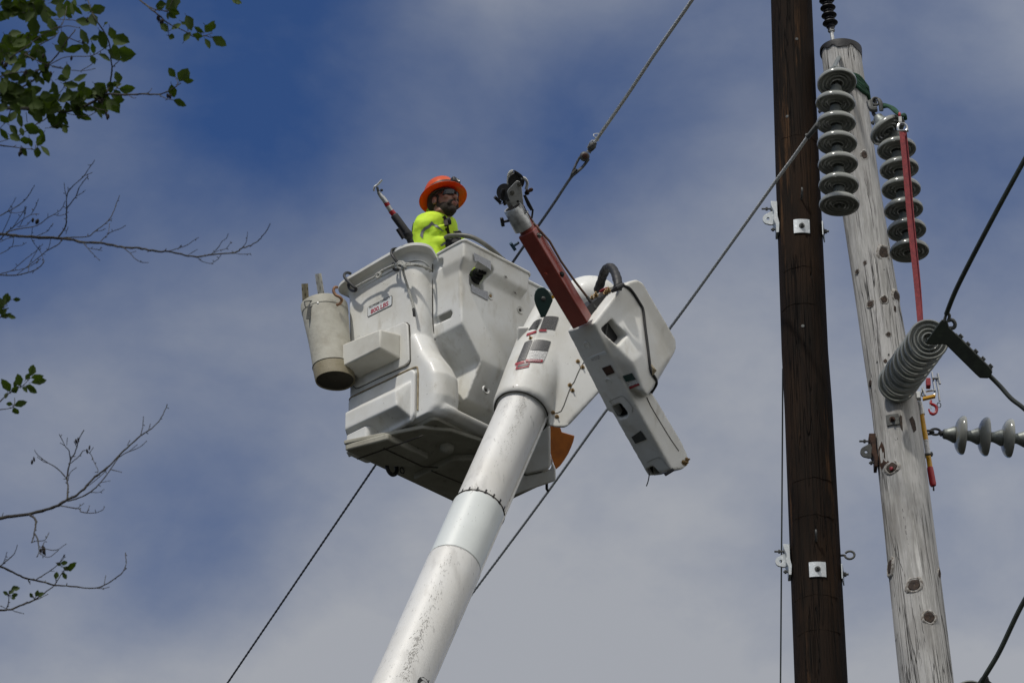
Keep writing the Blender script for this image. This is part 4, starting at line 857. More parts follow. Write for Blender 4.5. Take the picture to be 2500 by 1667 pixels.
# DANGER upside down on the lower stripe
vs,fs=textmesh('DANGER',1,True); out=[]
for v in vs:
    u=.5-v.x/3.6*.62; vv=.5-v.y*.62; px=z4(232+116*u+6*vv,656+3*u-15*vv) ; q=coverhit(px,.008); out.append(q if q else out[-1])
MB().add(out,fs).build('danger_lettering',LAB,dr,smooth=False)
for (x,y) in ((268,492),(590,650),(622,690),(535,812),(553,848),(420,1000),(447,1027)):
    h,l,n,i=tc_.ray_cast(CAM,ray(*z4(x,y)).normalized())
    if h: MB().bolt(l,n,.009,.008).build('cover_bolt',BRASS,tc_)
pts=[coverhit(z4(x,y),.0005) for x,y in ((632,655),(612,685),(590,730),(565,790),(545,815),(520,880),(495,950),(475,990),(450,1002),(420,1005))]
MB().tube([p for p in pts if p],.0028,5).build('cover_seam',SEAM,tc_)
# dark green sheave guard
pl=[(335,340),(303,270),(292,230),(292,200),(300,170),(318,150),(340,142),(362,146),(385,165),(405,195),(420,232),(395,290),(370,342),(350,350),(332,350)]
MB().solid([P(*z4(*p),27.66) for p in pl],[P(*z4(*p),27.72) for p in pl]).build('sheave_guard',DGREEN,lift,bevel=.005)
MB().lathe(P(*z4(355,222),27.655),-cF,[(.014,-.002),(.010,.004),(.0005,.006)],n=12).build('guard_bolt',OLDM,lift)
MB().box(P(*z4(408,215),27.85),(cR+cU*.5,cU,cF),(.04,.012,.03)).build('yellow_tag',YEL,lift)
# orange guard behind the boom
og=[(398,1075),(470,1100),(480,1132),(500,1138),(568,1158),(560,1195),(545,1235),(525,1280),(497,1325),(470,1362),(440,1388),(425,1350),(398,1260)]
mb=MB(); f=[P(*z4(x,y),28.70+.0006*(x-400)) for x,y in og]; mb.solid(f,[p+cF*.02 for p in f]); mb.build('orange_guard',ORANGE,lift,bevel=.004)
# right end of the bucket behind the boom: folded end cover
ec=[(300,1080),(402,1085),(404,1360),(395,1378),(375,1392),(240,1425),(200,1400)]
MB().solid([P(*z4(*p),28.62) for p in ec],[P(*z4(*p),28.72) for p in ec]).build('end_panel',FG,body,bevel=.015)
ec=[(190,1420),(240,1430),(380,1398),(408,1380),(412,1330),(438,1385),(440,1455),(425,1470),(150,1565)]
MB().solid([P(*z4(*p),28.64) for p in ec],[P(*z4(*p),28.76) for p in ec]).build('end_flange',FG,body,bevel=.012)
# ------------------------------------------------------------------ jib: frame j (up the arm), e1 (side face, right+away), e2 (bottom face, left+away)
j0=z4(700,390); dj=27.32
jt=(cR*(-.526)+cU*.851)*.97-cF*.25; J=jt.normalized()
sR=(cR*.851+cU*.526); sR=(sR-J*sR.dot(J)).normalized(); vF=J.cross(sR); vF=vF if vF.dot(-cF)>0 else -vF
E1=(sR*.74-vF*.67).normalized(); E2=(-sR*.67-vF*.74).normalized(); E2=(E2-E1*E2.dot(E1)).normalized()
rp=P(*j0,dj)
def onS(p,off=0): return onplane(*z4(*p),rp-E2*off,E2)      # on the side face
side_pl=[(700,388),(885,152),(950,100),(1000,88),(1040,112),(1262,495),(1268,560),(1240,620),(1112,832),(1100,860),(1130,905),(1305,1200),(1345,1290),(1352,1350),(1312,1386),(1232,1392),(985,952),(940,850),(800,600)]
jb=MB(); f=[onS(p) for p in side_pl]; 
def ext(pts,d0,d1,k=1): return [p+E2*d0 for p in pts],[p+E2*d1 for p in pts]
# tail and body use different thickness
tail=[(930,845),(1080,830),(1130,905),(1305,1200),(1345,1290),(1352,1350),(1312,1386),(1232,1392),(985,952)]
upper=[(700,388),(885,152),(950,100),(1000,88),(1040,112),(1262,495),(1268,560),(1240,620),(1112,832),(1062,886),(985,952),(842,670)]
jb.solid(*ext([onS(p) for p in tail],0,.215)); jb.solid(*ext([onS(p) for p in upper],0.0,.245))
bulge=[(770,470),(1000,300),(1160,620),(1108,830),(1060,886),(1030,905),(962,790),(905,700),(830,600)]
f0=[onS(p,.0) for p in [(760,450),(1020,250),(1230,600),(1112,832),(1040,890),(940,830),(820,620)]]; f1=[onplane(*z4(*p),rp-E2*.095,E2) for p in [(965,655),(1030,600),(1110,740),(1095,835),(1062,884),(1035,850),(985,700)]]
jb.loft([f0,f1])
jc=jb.build('jib_cover',FG,lift,remesh=.010); bake(jc)
dh=[(750,425),(825,358),(905,478),(832,555)]
c1=MB().solid([onS(p)-E2*.2 for p in dh],[onS(p)+E2*.09 for p in dh])
def onBt(p,off=0): return onplane(*z4(*p),rp-E1*off,E1)
th=[(675,240),(795,195),(705,310),(690,300)]
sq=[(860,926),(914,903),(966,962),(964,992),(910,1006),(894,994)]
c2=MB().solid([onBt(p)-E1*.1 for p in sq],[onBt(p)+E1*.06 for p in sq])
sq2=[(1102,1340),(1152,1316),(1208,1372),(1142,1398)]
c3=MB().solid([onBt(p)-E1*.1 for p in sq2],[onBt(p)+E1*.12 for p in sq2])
cut(jc,[c1,c2,c3])
m_=jc.modifiers.new('r','REMESH'); m_.mode='VOXEL'; m_.voxel_size=.007; bake(jc)
m_=jc.modifiers.new('s','SMOOTH'); m_.iterations=9; m_.factor=.5; bake(jc)
bpy.context.view_layer.update()
def jhit(p,off=.004):
    h,l,n,i=jc.ray_cast(CAM,ray(*p).normalized()); return (l+n*off) if h else None
bk=lambda pts:[onS(p)+E2*.05 for p in pts]
MB().solid(bk([(735,425),(825,340),(920,478),(832,575)]),[q+E2*.004 for q in bk([(735,425),(825,340),(920,478),(832,575)])]).build('window_inner_shade',DARK,jc,smooth=False)  # black plate stands in for the shade inside the window
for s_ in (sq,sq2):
    g=[onBt(p)+E1*.006 for p in s_]; MB().solid(g,[q+E1*.004 for q in g]).build('socket_inner_shade',DARK,jc,smooth=False)  # black plate just under the face stands in for the opening's inner shade
MB().tube([onS((822,360))+E2*.03,onS((808,530))+E2*.05],.004,6).build('inner_wire',OLDM,jc)
cp_=[(655,622),(670,612),(785,566),(795,572),(833,640),(830,652),(695,692),(685,688)]; MB().solid([onBt(p)+E1*.01 for p in cp_],[onBt(p)-E1*.022 for p in cp_]).build('control_plate',LAB,jc,bevel=.004)
uvpoly('control_print',[onBt(p)-E1*.024 for p in ((712,672),(775,650),(748,592),(694,616))],PRW,jc)
for q_ in ([(806,922),(830,908),(884,886),(908,890),(950,940),(968,966),(962,996),(930,1010),(880,1026),(862,1020)],[(1062,1338),(1100,1318),(1146,1301),(1160,1310),(1218,1378),(1205,1402),(1150,1420),(1112,1426)]):
    c0=(sum(p[0] for p in q_)/len(q_),sum(p[1] for p in q_)/len(q_)); ins=sq if q_[0][0]<900 else sq2
    o_=[jhit(z4(*p),.0025) for p in q_]; i_=[jhit(z4(c0[0]+(p[0]-c0[0])*.55,c0[1]+(p[1]-c0[1])*.55),.0025) for p in q_]
    if all(o_) and all(i_): MB().loft([o_,[onBt((c0[0]+(p[0]-c0[0])*.5,c0[1]+(p[1]-c0[1])*.5))+E1*.004 for p in q_]],cap=False).build('socket_rim_shade',DARK,jc,smooth=False)  # black sheet spreads the opening's painted shade over the cover
    else: print('gasket miss',[bool(x) for x in o_])
wrapdecal('dark_label',[z4(790,748),z4(845,725),z4(815,672),z4(755,694)],RUST,jc,4,4,.004,jhit)
wrapdecal('dark_label',[z4(958,1165),z4(985,1210),z4(1062,1180),z4(1022,1120)],mat('grey_label',(.045,.048,.044),.6),jc,4,4,.004,jhit)
wd_=wrapdecal('warning_label',[z4(945,838),z4(1015,810),z4(965,725),z4(895,748)],PRW,jc,4,6,.004,jhit)
wrapdecal('label_top',[z4(918,788),z4(990,770),z4(962,727),z4(895,748)],DGREEN,jc,4,3,.006,jhit)
wrapdecal('label_foot',[z4(945,838),z4(1015,810),z4(1008,798),z4(938,824)],REDD,jc,4,3,.006,jhit)
for (x,y) in ((652,540),(800,787)):
    q=jhit(z4(x,y),.0)
    if q: MB().lathe(q,-E1,[(.026,-.003),(.022,.004),(.012,.001),(.0005,.001)],n=16).build('cover_dimple',FG,jc)
for (x,y) in ((1335,1322),(1325,1345),(1312,1340)):
    h,l,n,i=jc.ray_cast(CAM,ray(*z4(x,y)).normalized())
    if h: MB().bolt(l,n,.011,.010).build('cover_bolt',BRASS,jc)
mb=MB()
pts=[jhit(z4(x,y),.001) for x,y in ((1060,893),(1085,950),(1120,1010),(1180,1110),(1230,1190),(1280,1262))]
mb.tube([p for p in pts if p],.0028,5).build('cover_seam',SEAM,jc)
pts=[jhit(z4(x,y),.007) for x,y in ((905,140),(935,150),(965,185),(1000,240),(1030,300),(1042,400),(1055,500),(1068,600),(1078,680),(1090,730),(1110,760),(1121,800),(1110,835),(1085,865))]
MB().tube(smoothpts([p for p in pts if p],4),.0085,8).build('rubber_strap',DARK,jc)
pts=[z4(1072,1380),z4(1078,1420),z4(1070,1470),z4(1058,1502)]
MB().tube(smoothpts([P(*p,27.35) for p in pts],4),.0035,6).build('loose_cord',DARK,jc)
MB().box(P(*z4(1215,1405),27.45),(J,sR,vF),(.007,.034,.02)).build('tail_bracket',DARK,jc,bevel=.006)
MB().loft([[P(*z4(1088,670),27.25),P(*z4(1095,668),27.27),P(*z4(1092,676),27.27)],[P(*z4(1100,690),27.23),P(*z4(1130,712),27.26),P(*z4(1098,716),27.26)],[P(*z4(1100,742),27.25),P(*z4(1110,738),27.26),P(*z4(1102,748),27.26)]]).build('torn_sealant',SEAL,jc)
# top recess with studs
rec=[(655,235),(790,195),(1000,90),(905,130),(880,155),(700,385)]
MB().solid([onS(p)+E2*.10 for p in [(720,260),(800,198),(870,165),(720,370)]],[onS(p)+E2*.2 for p in [(720,260),(800,198),(870,165),(720,370)]]).build('recess_panel',DARK,jc)
mb=MB(); pl=[(640,250),(780,150),(850,130),(790,195),(690,240)]; mb.solid([P(*z4(*p),27.62) for p in pl],[P(*z4(*p),27.66) for p in pl]); vp=mb.build('valve_panel',FGW,jc,bevel=.004)
for (x,y) in ((685,225),(712,200),(780,182),(798,168)): MB().bolt(P(*z4(x,y),27.60),cU-cF,.011,.016).build('brass_stud',BRASS,vp)
MB().ell(P(*z4(770,160),27.605),(cR+cU*.45,cU-cR*.45,cF),(.035,.010,.004)).build('oval_label',REDD,vp)
# black padded hose loop
ps=[z3(1215,1290),z3(1240,1220),z3(1262,1150),z3(1290,1090),z3(1320,1070),z3(1355,1085),z3(1382,1130),z3(1400,1190),z3(1408,1240),z3(1400,1275)]
dz=[27.95,27.9,27.85,27.8,27.75,27.7,27.62,27.55,27.5,27.5]
sp2=smoothpts([P(*p,d) for p,d in zip(ps,dz)],5)
MB().tube(sp2,[.028+.0012*math.sin(i*1.7)+.0012*math.sin(i*.6) for i in range(len(sp2))],14).build('padded_hose',DARK,lift)
MB().tube([P(*z3(1345,1300),27.46),P(*z3(1400,1268),27.44),P(*z3(1462,1232),27.46)],[.010,.018,.012],8).build('hose_cuff',DARK,lift)
# red jib arm (six sided)
def jp(p,d): return P(p[0],p[1],d)
ctl=z3(1048,1565); cth=z3(542,718)
aL=P(*ctl,27.36); 
# axis through two image points, direction J
aT=onplane(*cth,aL,vF); AJ=(aT-aL).normalized(); half=.0765
s2=(sR-AJ*sR.dot(AJ)).normalized(); v2=AJ.cross(s2); v2=v2 if v2.dot(-cF)>0 else -v2
def hexs(c,r,k=0): return [c+(s2*math.cos(t)+v2*math.sin(t))*r for t in [rad(a) for a in (-18.4,71.6,161.6,251.6)]]
aL2=aL-AJ*.025
arm=MB().loft([hexs(aL2,half),hexs(aT,half)]).build('jib_arm',RED,lift,bevel=.008,seg=2)
MB().lathe(aT,AJ,[(.050,-.02),(.050,.06)],n=32,cap=True).build('inner_tube',RED,arm)
for p in (z3(648,765),z3(866,1138)):
    q=onplane(*p,aT+s2*half*.75+v2*half*.5,(s2*.5+v2*.85)); MB().bolt(q,(s2*.4+v2*.9),.012,.010).build('arm_bolt',CHROME if p[1]<600 else DARK,arm)
q=onplane(*z3(710,1140),aT+v2*half,v2); MB().lathe(q,v2-s2*.4,[(.012,-.01),(.012,.003),(.0005,.004)],n=12).build('arm_bolt',RED,arm)
# silver head
hB=onplane(*z3(508,700),aT,vF); hT=onplane(*z3(398,495),aT,vF); HJ=(hT-hB).normalized(); Rh=.058
head=MB().lathe(hB,HJ,[(.045,.0),(Rh,.0),(Rh+.002,.004),(Rh+.002,(hT-hB).length-.002),(Rh,(hT-hB).length),(Rh-.009,(hT-hB).length),(Rh-.009,.02)],n=40).build('sheave_head',STEEL,lift,auto=50)
hs2=(sR-HJ*sR.dot(HJ)).normalized(); hv=HJ.cross(hs2); hv=hv if hv.dot(-cF)>0 else -hv
def hp3(p,off): return onplane(*z18(*p),hT+hv*off,hv)
pl=[(420,960),(520,900),(630,830),(690,870),(700,900),(690,750),(665,560),(655,500),(630,450),(605,435),(580,440),(550,465),(418,610),(415,650),(440,740),(480,840),(515,900)]
pl=[(515,895),(635,815),(702,880),(690,750),(668,560),(657,500),(632,452),(605,437),(580,442),(550,465),(440,580),(416,612),(415,650),(440,740),(480,830)]
MB().solid([hp3(p,.045) for p in pl],[hp3(p,.055) for p in pl]).build('cheek_plate',STEEL,head,bevel=.0015,seg=1)
pl2=[(x-75,y+15) for x,y in pl]; MB().solid([hp3(p,-.05) for p in pl2],[hp3(p,-.04) for p in pl2]).build('cheek_plate',STEEL,head,bevel=.0015,seg=1)
for (x,y) in ((625,500),(500,648)): MB().bolt(hp3((x,y),.055),hv,.0095,.010).build('head_bolt',CHROME,head)
MB().bolt(hp3((728,1010),.055)-hv*.03,(hv*.6+hs2*.8),.014,.012).build('head_bolt',CHROME,head)
MB().lathe(hp3((600,798),.0555),hv,[(.008,0),(.0005,.0005)],n=12).build('pin_hole',DARK,head)
def sheave(c,R_,w,name,m,ax=None): return MB().lathe(c-(ax or hv)*w/2,(ax or hv),[(.001,0),(R_,0),(R_,.004),(R_*.82,w*.4),(R_*.82,w*.6),(R_,w-.004),(R_,w),(.001,w)],n=36).build(name,m,head)
sheave(hp3((395,640),.0),.052,.05,'sheave',DARK,(hv*.5+hs2*.25+cU*.0-cR*.5).normalized()); sheave(hp3((565,440),.0),.050,.05,'sheave',DARK)
MB().tube(smoothpts([hp3(p,.02) for p in ((380,860),(355,780),(330,700),(325,640),(345,580))],4),.010,8).build('guide_bar',DARK,head)
MB().tube(smoothpts([hp3(p,.012) for p in ((440,545),(437,480),(440,400),(450,330),(480,285),(520,275))],4),.0115,10).build('winch_rope',ROPE,head)
MB().solid([hp3(p,.03) for p in ((515,262),(545,252),(610,290),(670,335),(705,385),(690,400),(640,375),(560,310))],[hp3(p,-.02) for p in ((515,262),(545,252),(610,290),(670,335),(705,385),(690,400),(640,375),(560,310))]).build('rope_cover',DARK,head,bevel=.003)
MB().tube(smoothpts([hp3(p,.02) for p in ((650,395),(700,390),(740,420),(765,480),(755,540),(742,590))],4),.0095,10).build('shackle_bow',STEEL,head)
MB().tube(smoothpts([hp3(p,.02) for p in ((740,600),(780,615),(830,610),(845,590),(830,585),(800,600))],4),.0085,8).build('shackle_pin',RUST,head)
MB().ell(hp3((760,650),.0),(cR,cU,cF),(.016,.014,.014)).build('shackle_nut',DARK,head)
MB().solid([hp3(p,.0) for p in ((690,690),(740,680),(870,930),(825,965),(760,870))],[hp3(p,.03) for p in ((690,690),(740,680),(870,930),(825,965),(760,870))]).build('lever',DARK,head,bevel=.004)
MB().tube([hp3((862,935),.01),hp3((855,1000),.01),hp3((842,1090),.01)],.006,8).build('lever_rod',DARK,head)
MB().tube([hp3((690,870),-.0),hp3((730,960),-.01),hp3((860,1150),-.01),onplane(*z3(600,650),aT,vF),onplane(*z3(740,830),aT,vF)+s2*.01,onplane(*z3(860,1010),aT,vF),onplane(*z3(1000,1210),aT,vF),onplane(*z3(1110,1350),aT,vF)],.0075,8).build('winch_line',mat('tan_line',(.16,.10,.07),.8),lift)
MB().tube([P(*z3(1110,1350),27.5),P(*z3(1190,1460),27.5)],.010,8).build('line_guide',OLDM,lift)
for p,q,m in ((z18(330,1155),z18(460,1130),DARK),(z18(250,770),z18(300,720),DARK),(z3(400,870),z3(460,830),BLU)):
    a_=onplane(*p,hT-hs2*.0,hv); b_=onplane(*q,hT,hv); mb=MB().tube([a_,b_],.009,8); mb.box(a_,((b_-a_),hv.cross(b_-a_),hv),(.010,.026,.018)); mb.build('t_handle',m,lift,bevel=.003)
MB().tube([hp3(p,.01) for p in ((272,848),(330,838),(350,790),(320,775),(275,830))],.003,6).build('wire_clip',STEEL,head)
# ------------------------------------------------------------------ things hung on the bucket
def shook(p,label,dx=0):
    # p: list of zoom-1 px on plane b
    pts=[onB(z1(*q),b) for q,b in p]; o=MB().tube(smoothpts(pts,5),.0095,10).build('carrying_hook',DARK); return tag(o,label,'hook')
shook([((1085,898),-.02),((1045,892),-.05),((1010,902),-.085),((1003,935),-.10),((1025,975),-.10),((1060,1025),-.085),((1078,1060),-.07),((1070,1090),-.06),((1040,1095),-.05),((1020,1070),-.045),((1020,1030),-.045)],'black hook over the bucket rim where the white rope is knotted')
shook([((612,1130),-.02),((580,1120),-.05),((553,1135),-.085),((555,1165),-.10),((590,1205),-.10),((640,1255),-.085),((665,1275),-.07),((655,1292),-.06),((625,1290),-.05),((598,1265),-.045),((590,1230),-.045)],'black hook over the left part of the bucket rim above the canvas bag')
rope=empty('tied_rope',onB(z1(1100,1050),-.08),'light grey braided rope strung between the black hooks, one end hanging down','rope')
def rop(pts,name,r=.0066,m=ROPE):
    p=smoothpts([onB(z1(*q),b) for q,b in pts],8); mb=MB(); dist=[0]
    for a,b in zip(p,p[1:]): dist.append(dist[-1]+(b-a).length)
    # resample densely
    L_=dist[-1]; n=int(L_/.006)+2; rs=[]; 
    for i in range(n):
        s_=L_*i/(n-1); k=max(j for j in range(len(dist)) if dist[j]<=s_+1e-9); k=min(k,len(p)-2); t=(s_-dist[k])/max(1e-6,dist[k+1]-dist[k]); rs.append(p[k].lerp(p[k+1],t))
    for ph0 in (0,2.09,4.19):
        q=[]
        for i,c in enumerate(rs):
            t=(rs[min(i+1,n-1)]-rs[max(i-1,0)]).normalized(); a=t.cross(B_).normalized() if abs(t.dot(B_))<.95 else t.orthogonal().normalized(); b=t.cross(a); ph=ph0+i*.006*190
            q.append(c+(a*math.cos(ph)+b*math.sin(ph))*r*.55)
        mb.tube(q,r*.62,6)
    mb.build(name,m,rope)
rop([((640,1270),-.07),((720,1222),-.06),((840,1160),-.06),((870,1145),-.065)],'rope_span')
rop([((860,1150),-.065),((940,1100),-.06),((1020,1062),-.065),((1060,1045),-.075)],'rope_span',.0062); rop([((870,1130),-.07),((940,1085),-.065),((1030,1045),-.075)],'rope_span',.0062)
rop([((1120,1030),-.08),((1180,1035),-.07),((1250,1045),-.06),((1310,1065),-.01),((1340,1090),.05)],'rope_tail'); rop([((1120,1050),-.08),((1200,1050),-.07),((1290,1062),-.03),((1380,1090),.07),((1365,1110),.08)],'rope_tail')
rop([((1115,1060),-.08),((1118,1120),-.075),((1135,1180),-.06),((1160,1260),-.03),((1185,1350),-.02),((1205,1420),-.015),((1213,1465),-.015)],'rope_end',.0078)
rop([((1213,1465),-.015),((1218,1500),-.015),((1222,1535),-.015)],'rope_whipping',.0088,DARK)
rop([((1050,1050),-.09),((1075,1020),-.10),((1110,1020),-.10),((1130,1045),-.10),((1120,1075),-.095),((1090,1080),-.10),((1065,1060),-.105),((1085,1035),-.11),((1120,1055),-.11),((1140,1075),-.09),((1110,1040),-.10),((1070,1040),-.10)],'rope_knot',.0085)
rop([((850,1150),-.07),((875,1125),-.08),((900,1135),-.08),((885,1165),-.08),((860,1160),-.08),((900,1110),-.07),((920,1095),-.07)],'rope_knot',.008)
# canvas tool bucket
def oc(p,d=29.15): return P(*z2(*p),d)
top=oc((250,185)); botc=oc((322,680)); ca=(botc-top).normalized(); ca=V((ca.x,ca.y*.3,-1)).normalized()
bk_=empty('tool_bag',botc,'tan canvas lineman bucket bag hooked on the left end of the bucket','tool bag')
tp=onY(*z2(257,195),top.y); bp=onY(*z2(330,690),top.y-.10); cax=(bp-tp); Lc=cax.length; cax.normalize()
prof=[];n=40
secs=[]
rnd=random.Random(5)
for i in range(26):
    t=i/25; r=.156-.026*t-.004*math.sin(t*3.1); r*=.985+.012*math.sin(t*9); secs.append([tp+cax*(Lc*t)+(V((1,0,0))*math.cos(q)*r*(.98+.02*math.sin(2*q+t*3)) +V((0,1,0))*math.sin(q)*r*(1+.02*math.sin(3*q+t*5)))+cax*(-.012*math.cos(q)*(1-t)) for q in [2*math.pi*k/n for k in range(n)]])
inn=[[s.lerp(tp+cax*(Lc*.05),.03) for s in secs[0]],[tp+cax*(Lc*.9)+V((math.cos(q)*.115,math.sin(q)*.115,0)) for q in [2*math.pi*k/n for k in range(n)]]]
cb_=MB().loft(inn[::-1]+secs).build('canvas_wall',CANV,bk_)
s0=secs[18:]; s0=secs[20:]
def scale_ring(s,k): c=sum(s,V())/len(s); return [c+(q-c)*k for q in s]
MB().loft([scale_ring(s,1.015) for s in secs[21:]]+[[q+cax*.012 for q in scale_ring(secs[-1],1.0)],[q+cax*.004 for q in scale_ring(secs[-1],.94)]],cap=False).build('base_band',CANVD,bk_)
MB().loft([[q+cax*.004 for q in scale_ring(secs[-1],.95)],[q+cax*.009 for q in scale_ring(secs[-1],.6)],[q+cax*.010 for q in scale_ring(secs[-1],.02)]],cap=False).build('bag_bottom',mat('dark_leather',(.045,.038,.025),.8,bump=.2),bk_)
MB().loft([scale_ring(secs[0],k) for k in (1.0,1.02,1.02)][:1]+[[q-cax*.012 for q in scale_ring(secs[0],1.015)],[q for q in scale_ring(secs[0],1.025)],[q+cax*.03 for q in scale_ring(secs[1],1.012)]],cap=False).build('rim_band',CANV,bk_)
for k in (22,24): MB().tube(scale_ring(secs[21],1.016),.003,5,closed=True).build('stitch_line',SEAM,bk_)
for (x,y) in ((213,168),(150,195),(330,150)):
    h,l,nn_,i=cb_.ray_cast(CAM,ray(*z2(x,y)).normalized())
    if h: MB().lathe(l,nn_,[(.008,-.002),(.006,.004),(.0005,.005)],n=10).build('rivet',STEEL,bk_)
q=oc((152,185),28.99); MB().tube(smoothpts([q+V((-.03,0,.03)),q+V((.03,0,.035)),q+V((.025,0,-.0)),q+V((-.02,0,-.01)),q+V((-.03,0,.03))],4),.004,6).box(q+V((.0,0,-.055)),((1,.2,0),(0,1,0),(.1,0,1)),(.012,.003,.045)).build('buckle_clip',OLDM,bk_)
MB().box(oc((340,182),29.02),((1,.2,-.1),(0,1,0),(.0,0,1)),(.03,.006,.025)).build('hook_tab',CANVD,bk_,bevel=.003)
tag(MB().tube(smoothpts([P(*z2(*p),d) for p,d in (((345,60),29.0),((328,62),28.98),((320,85),28.97),((335,112),28.96),((365,128),28.95),((376,150),28.95),((362,172),28.95),((342,180),28.96))],5),.0100,10).build('bronze_hook',BRZ),'copper coloured hook holding the canvas bag to the bucket rim','hook')
# perforated tubes
def perf(p0,p1,d,label,m):
    a_,b_=P(*z1(*p0),d),P(*z1(*p1),d); ax=(b_-a_).normalized(); up_=b_; lo_=a_-ax*.07; n=28; Ltot=(up_-lo_).length; R_=.0215
    rows=int(Ltot/.021); mb=MB(); u=V((1,0,0)); u=(u-ax*u.dot(ax)).normalized(); w=ax.cross(u)
    k=14; rows=int(Ltot/.0085)
    rings=[[lo_+ax*(Ltot*i/rows)+(u*math.cos(2*math.pi*j/k)+w*math.sin(2*math.pi*j/k))*R_ for j in range(k)] for i in range(rows+1)]
    vs=[q for r in rings for q in r]; fs=[]
    for i in range(rows):
        for j in range(k):
            if (i%4 in (1,2)) and (j+2*(i//4))%4==0 and 0<i<rows-2: continue
            fs.append((i*k+j,i*k+(j+1)%k,(i+1)*k+(j+1)%k,(i+1)*k+j))
    mb.add(vs,fs); mb.v_in=None
    # inner wall so that the tube is not paper thin
    rin=[[q.lerp(lo_+ax*(Ltot*i/rows),.18) for q in r] for i,r in enumerate(rings)]
    vs=[q for r in rin for q in r]; mb.add(vs,fs)
    o=mb.build('perforated_tube',m,smooth=False); m2=o.modifiers.new('e','SOLIDIFY'); m2.thickness=.0015; return tag(o,label,'tube')
PT1=mat('pale_perforated_tube',(.62,.61,.55),.6); PT2=mat('brown_perforated_tube',(.33,.29,.19),.6)
perf((332,1340),(300,1130),29.18,'pale perforated tube standing in the canvas bag',PT1)
perf((183,1410),(172,1225),29.10,'brown perforated tube standing at the left edge of the canvas bag',PT2)
# hot stick leaning out of the bucket
dsx=28.95
hs_=empty('shotgun_stick',P(*z1(1190,870),dsx),'black and red stick with steel hook leaning out of the bucket behind the man','hot stick')
q1=lambda x,y,d=dsx:P(*z1(x,y),d)
MB().tube([q1(1250,960),q1(1200,862),q1(1165,775)],[.021,.021,.020],14).build('lower_tube',DARK,hs_)
MB().tube([q1(1175,790),q1(1168,775),q1(1150,745),q1(1145,735),q1(1140,725),q1(1030,575),q1(1022,565)],[.024,.031,.031,.030,.026,.026,.020],16).build('black_grip',DARK,hs_)
MB().tube([q1(1215,870),q1(1140,735),q1(1085,650)],.010,8).build('side_rod',POLY,hs_).location
MB().tube([q1(1118,795,28.9),q1(1060,700,28.9)],[.012,.014],8).build('trigger_slide',POLY,hs_)
MB().tube([q1(1045,585),q1(1005,540),q1(998,530)],.0185,14).build('red_ring',REDG,hs_); MB().tube([q1(1000,535),q1(960,470)],.0165,14).build('label_sleeve',STEEL,hs_)
MB().tube([q1(968,482),q1(950,448)],.0175,14).build('red_ring',REDG,hs_)
MB().tube([q1(955,455),q1(920,405),q1(900,385),q1(878,350)],[.0175,.0165,.014,.012],14).build('steel_socket',STEEL,hs_)
MB().tube([q1(885,360),q1(872,330),q1(866,300)],[.010,.009,.008],10).build('hook_shank',OLDM,hs_)
MB().ell(q1(908,332),(cR,cU,cF),(.010,.009,.010)).build('hook_button',DARK,hs_)
MB().tube(smoothpts([q1(838,340),q1(834,318),q1(842,298),q1(862,285),q1(885,262),q1(900,245),q1(912,232)],4),.0068,10).build('steel_hook',STEEL,hs_)
# ------------------------------------------------------------------ the man in the bucket
pdp=29.30
def q3(x,y,d=pdp): return P(*z13(x,y),d)
n_up=(cR*(-.19)*.755+cU*.98*.755+cF*.656).normalized()
fw=V((math.cos(rad(43)),-math.sin(rad(43)),0)); fw=(fw-n_up*fw.dot(n_up)).normalized(); lf=n_up.cross(fw)
brim=q3(786,590,29.30); H0=brim-n_up*.078-fw*.004
def Hd(x,y,z): return H0+fw*x+lf*y+n_up*z
foot=L(.37,.42,.03)
man=empty('person',foot,'lineman in orange hard hat, dark sunglasses and bright yellow shirt standing in the bucket','person')
nb=q3(735,925,29.32)      # base of neck
tf=V((.93,-.37,0)).normalized(); tr=V((tf.y,-tf.x,0))         # torso facing, his right side (towards viewer)
if tr.dot(cF)>0: tr=-tr
shR=q3(545,1045,29.17); shL=nb+(nb-shR)*.95+V((.02,0,-.05)); shL.z=shR.z-.01
elR=q3(520,1340,29.13); wrR=q3(862,1345,29.08)
pel=V((foot.x-.02,foot.y-.02,foot.z+.95)); ch=nb-V((.02,0,.17))-tf*.02
elL=shL+V((.12,.08,-.26)); wrL=elL+V((.22,-.16,.03))
def skin(mb,ch,n=18):
    # chain of (point, radius x, radius y, axis-x) as elliptical tube
    pts=smoothpts([c[0] for c in ch],4); rx=smoothpts([V((c[1],c[2],0)) for c in ch],4); secs=[]
    for i,p in enumerate(pts):
        t=(pts[min(i+1,len(pts)-1)]-pts[max(i-1,0)]).normalized(); ref=ch[0][3]; a=(ref-t*ref.dot(t)).normalized(); b=t.cross(a)
        secs.append([p+a*math.cos(2*math.pi*k/n)*rx[i].x+b*math.sin(2*math.pi*k/n)*rx[i].y for k in range(n)])
    return mb.loft(secs)
bd=MB()
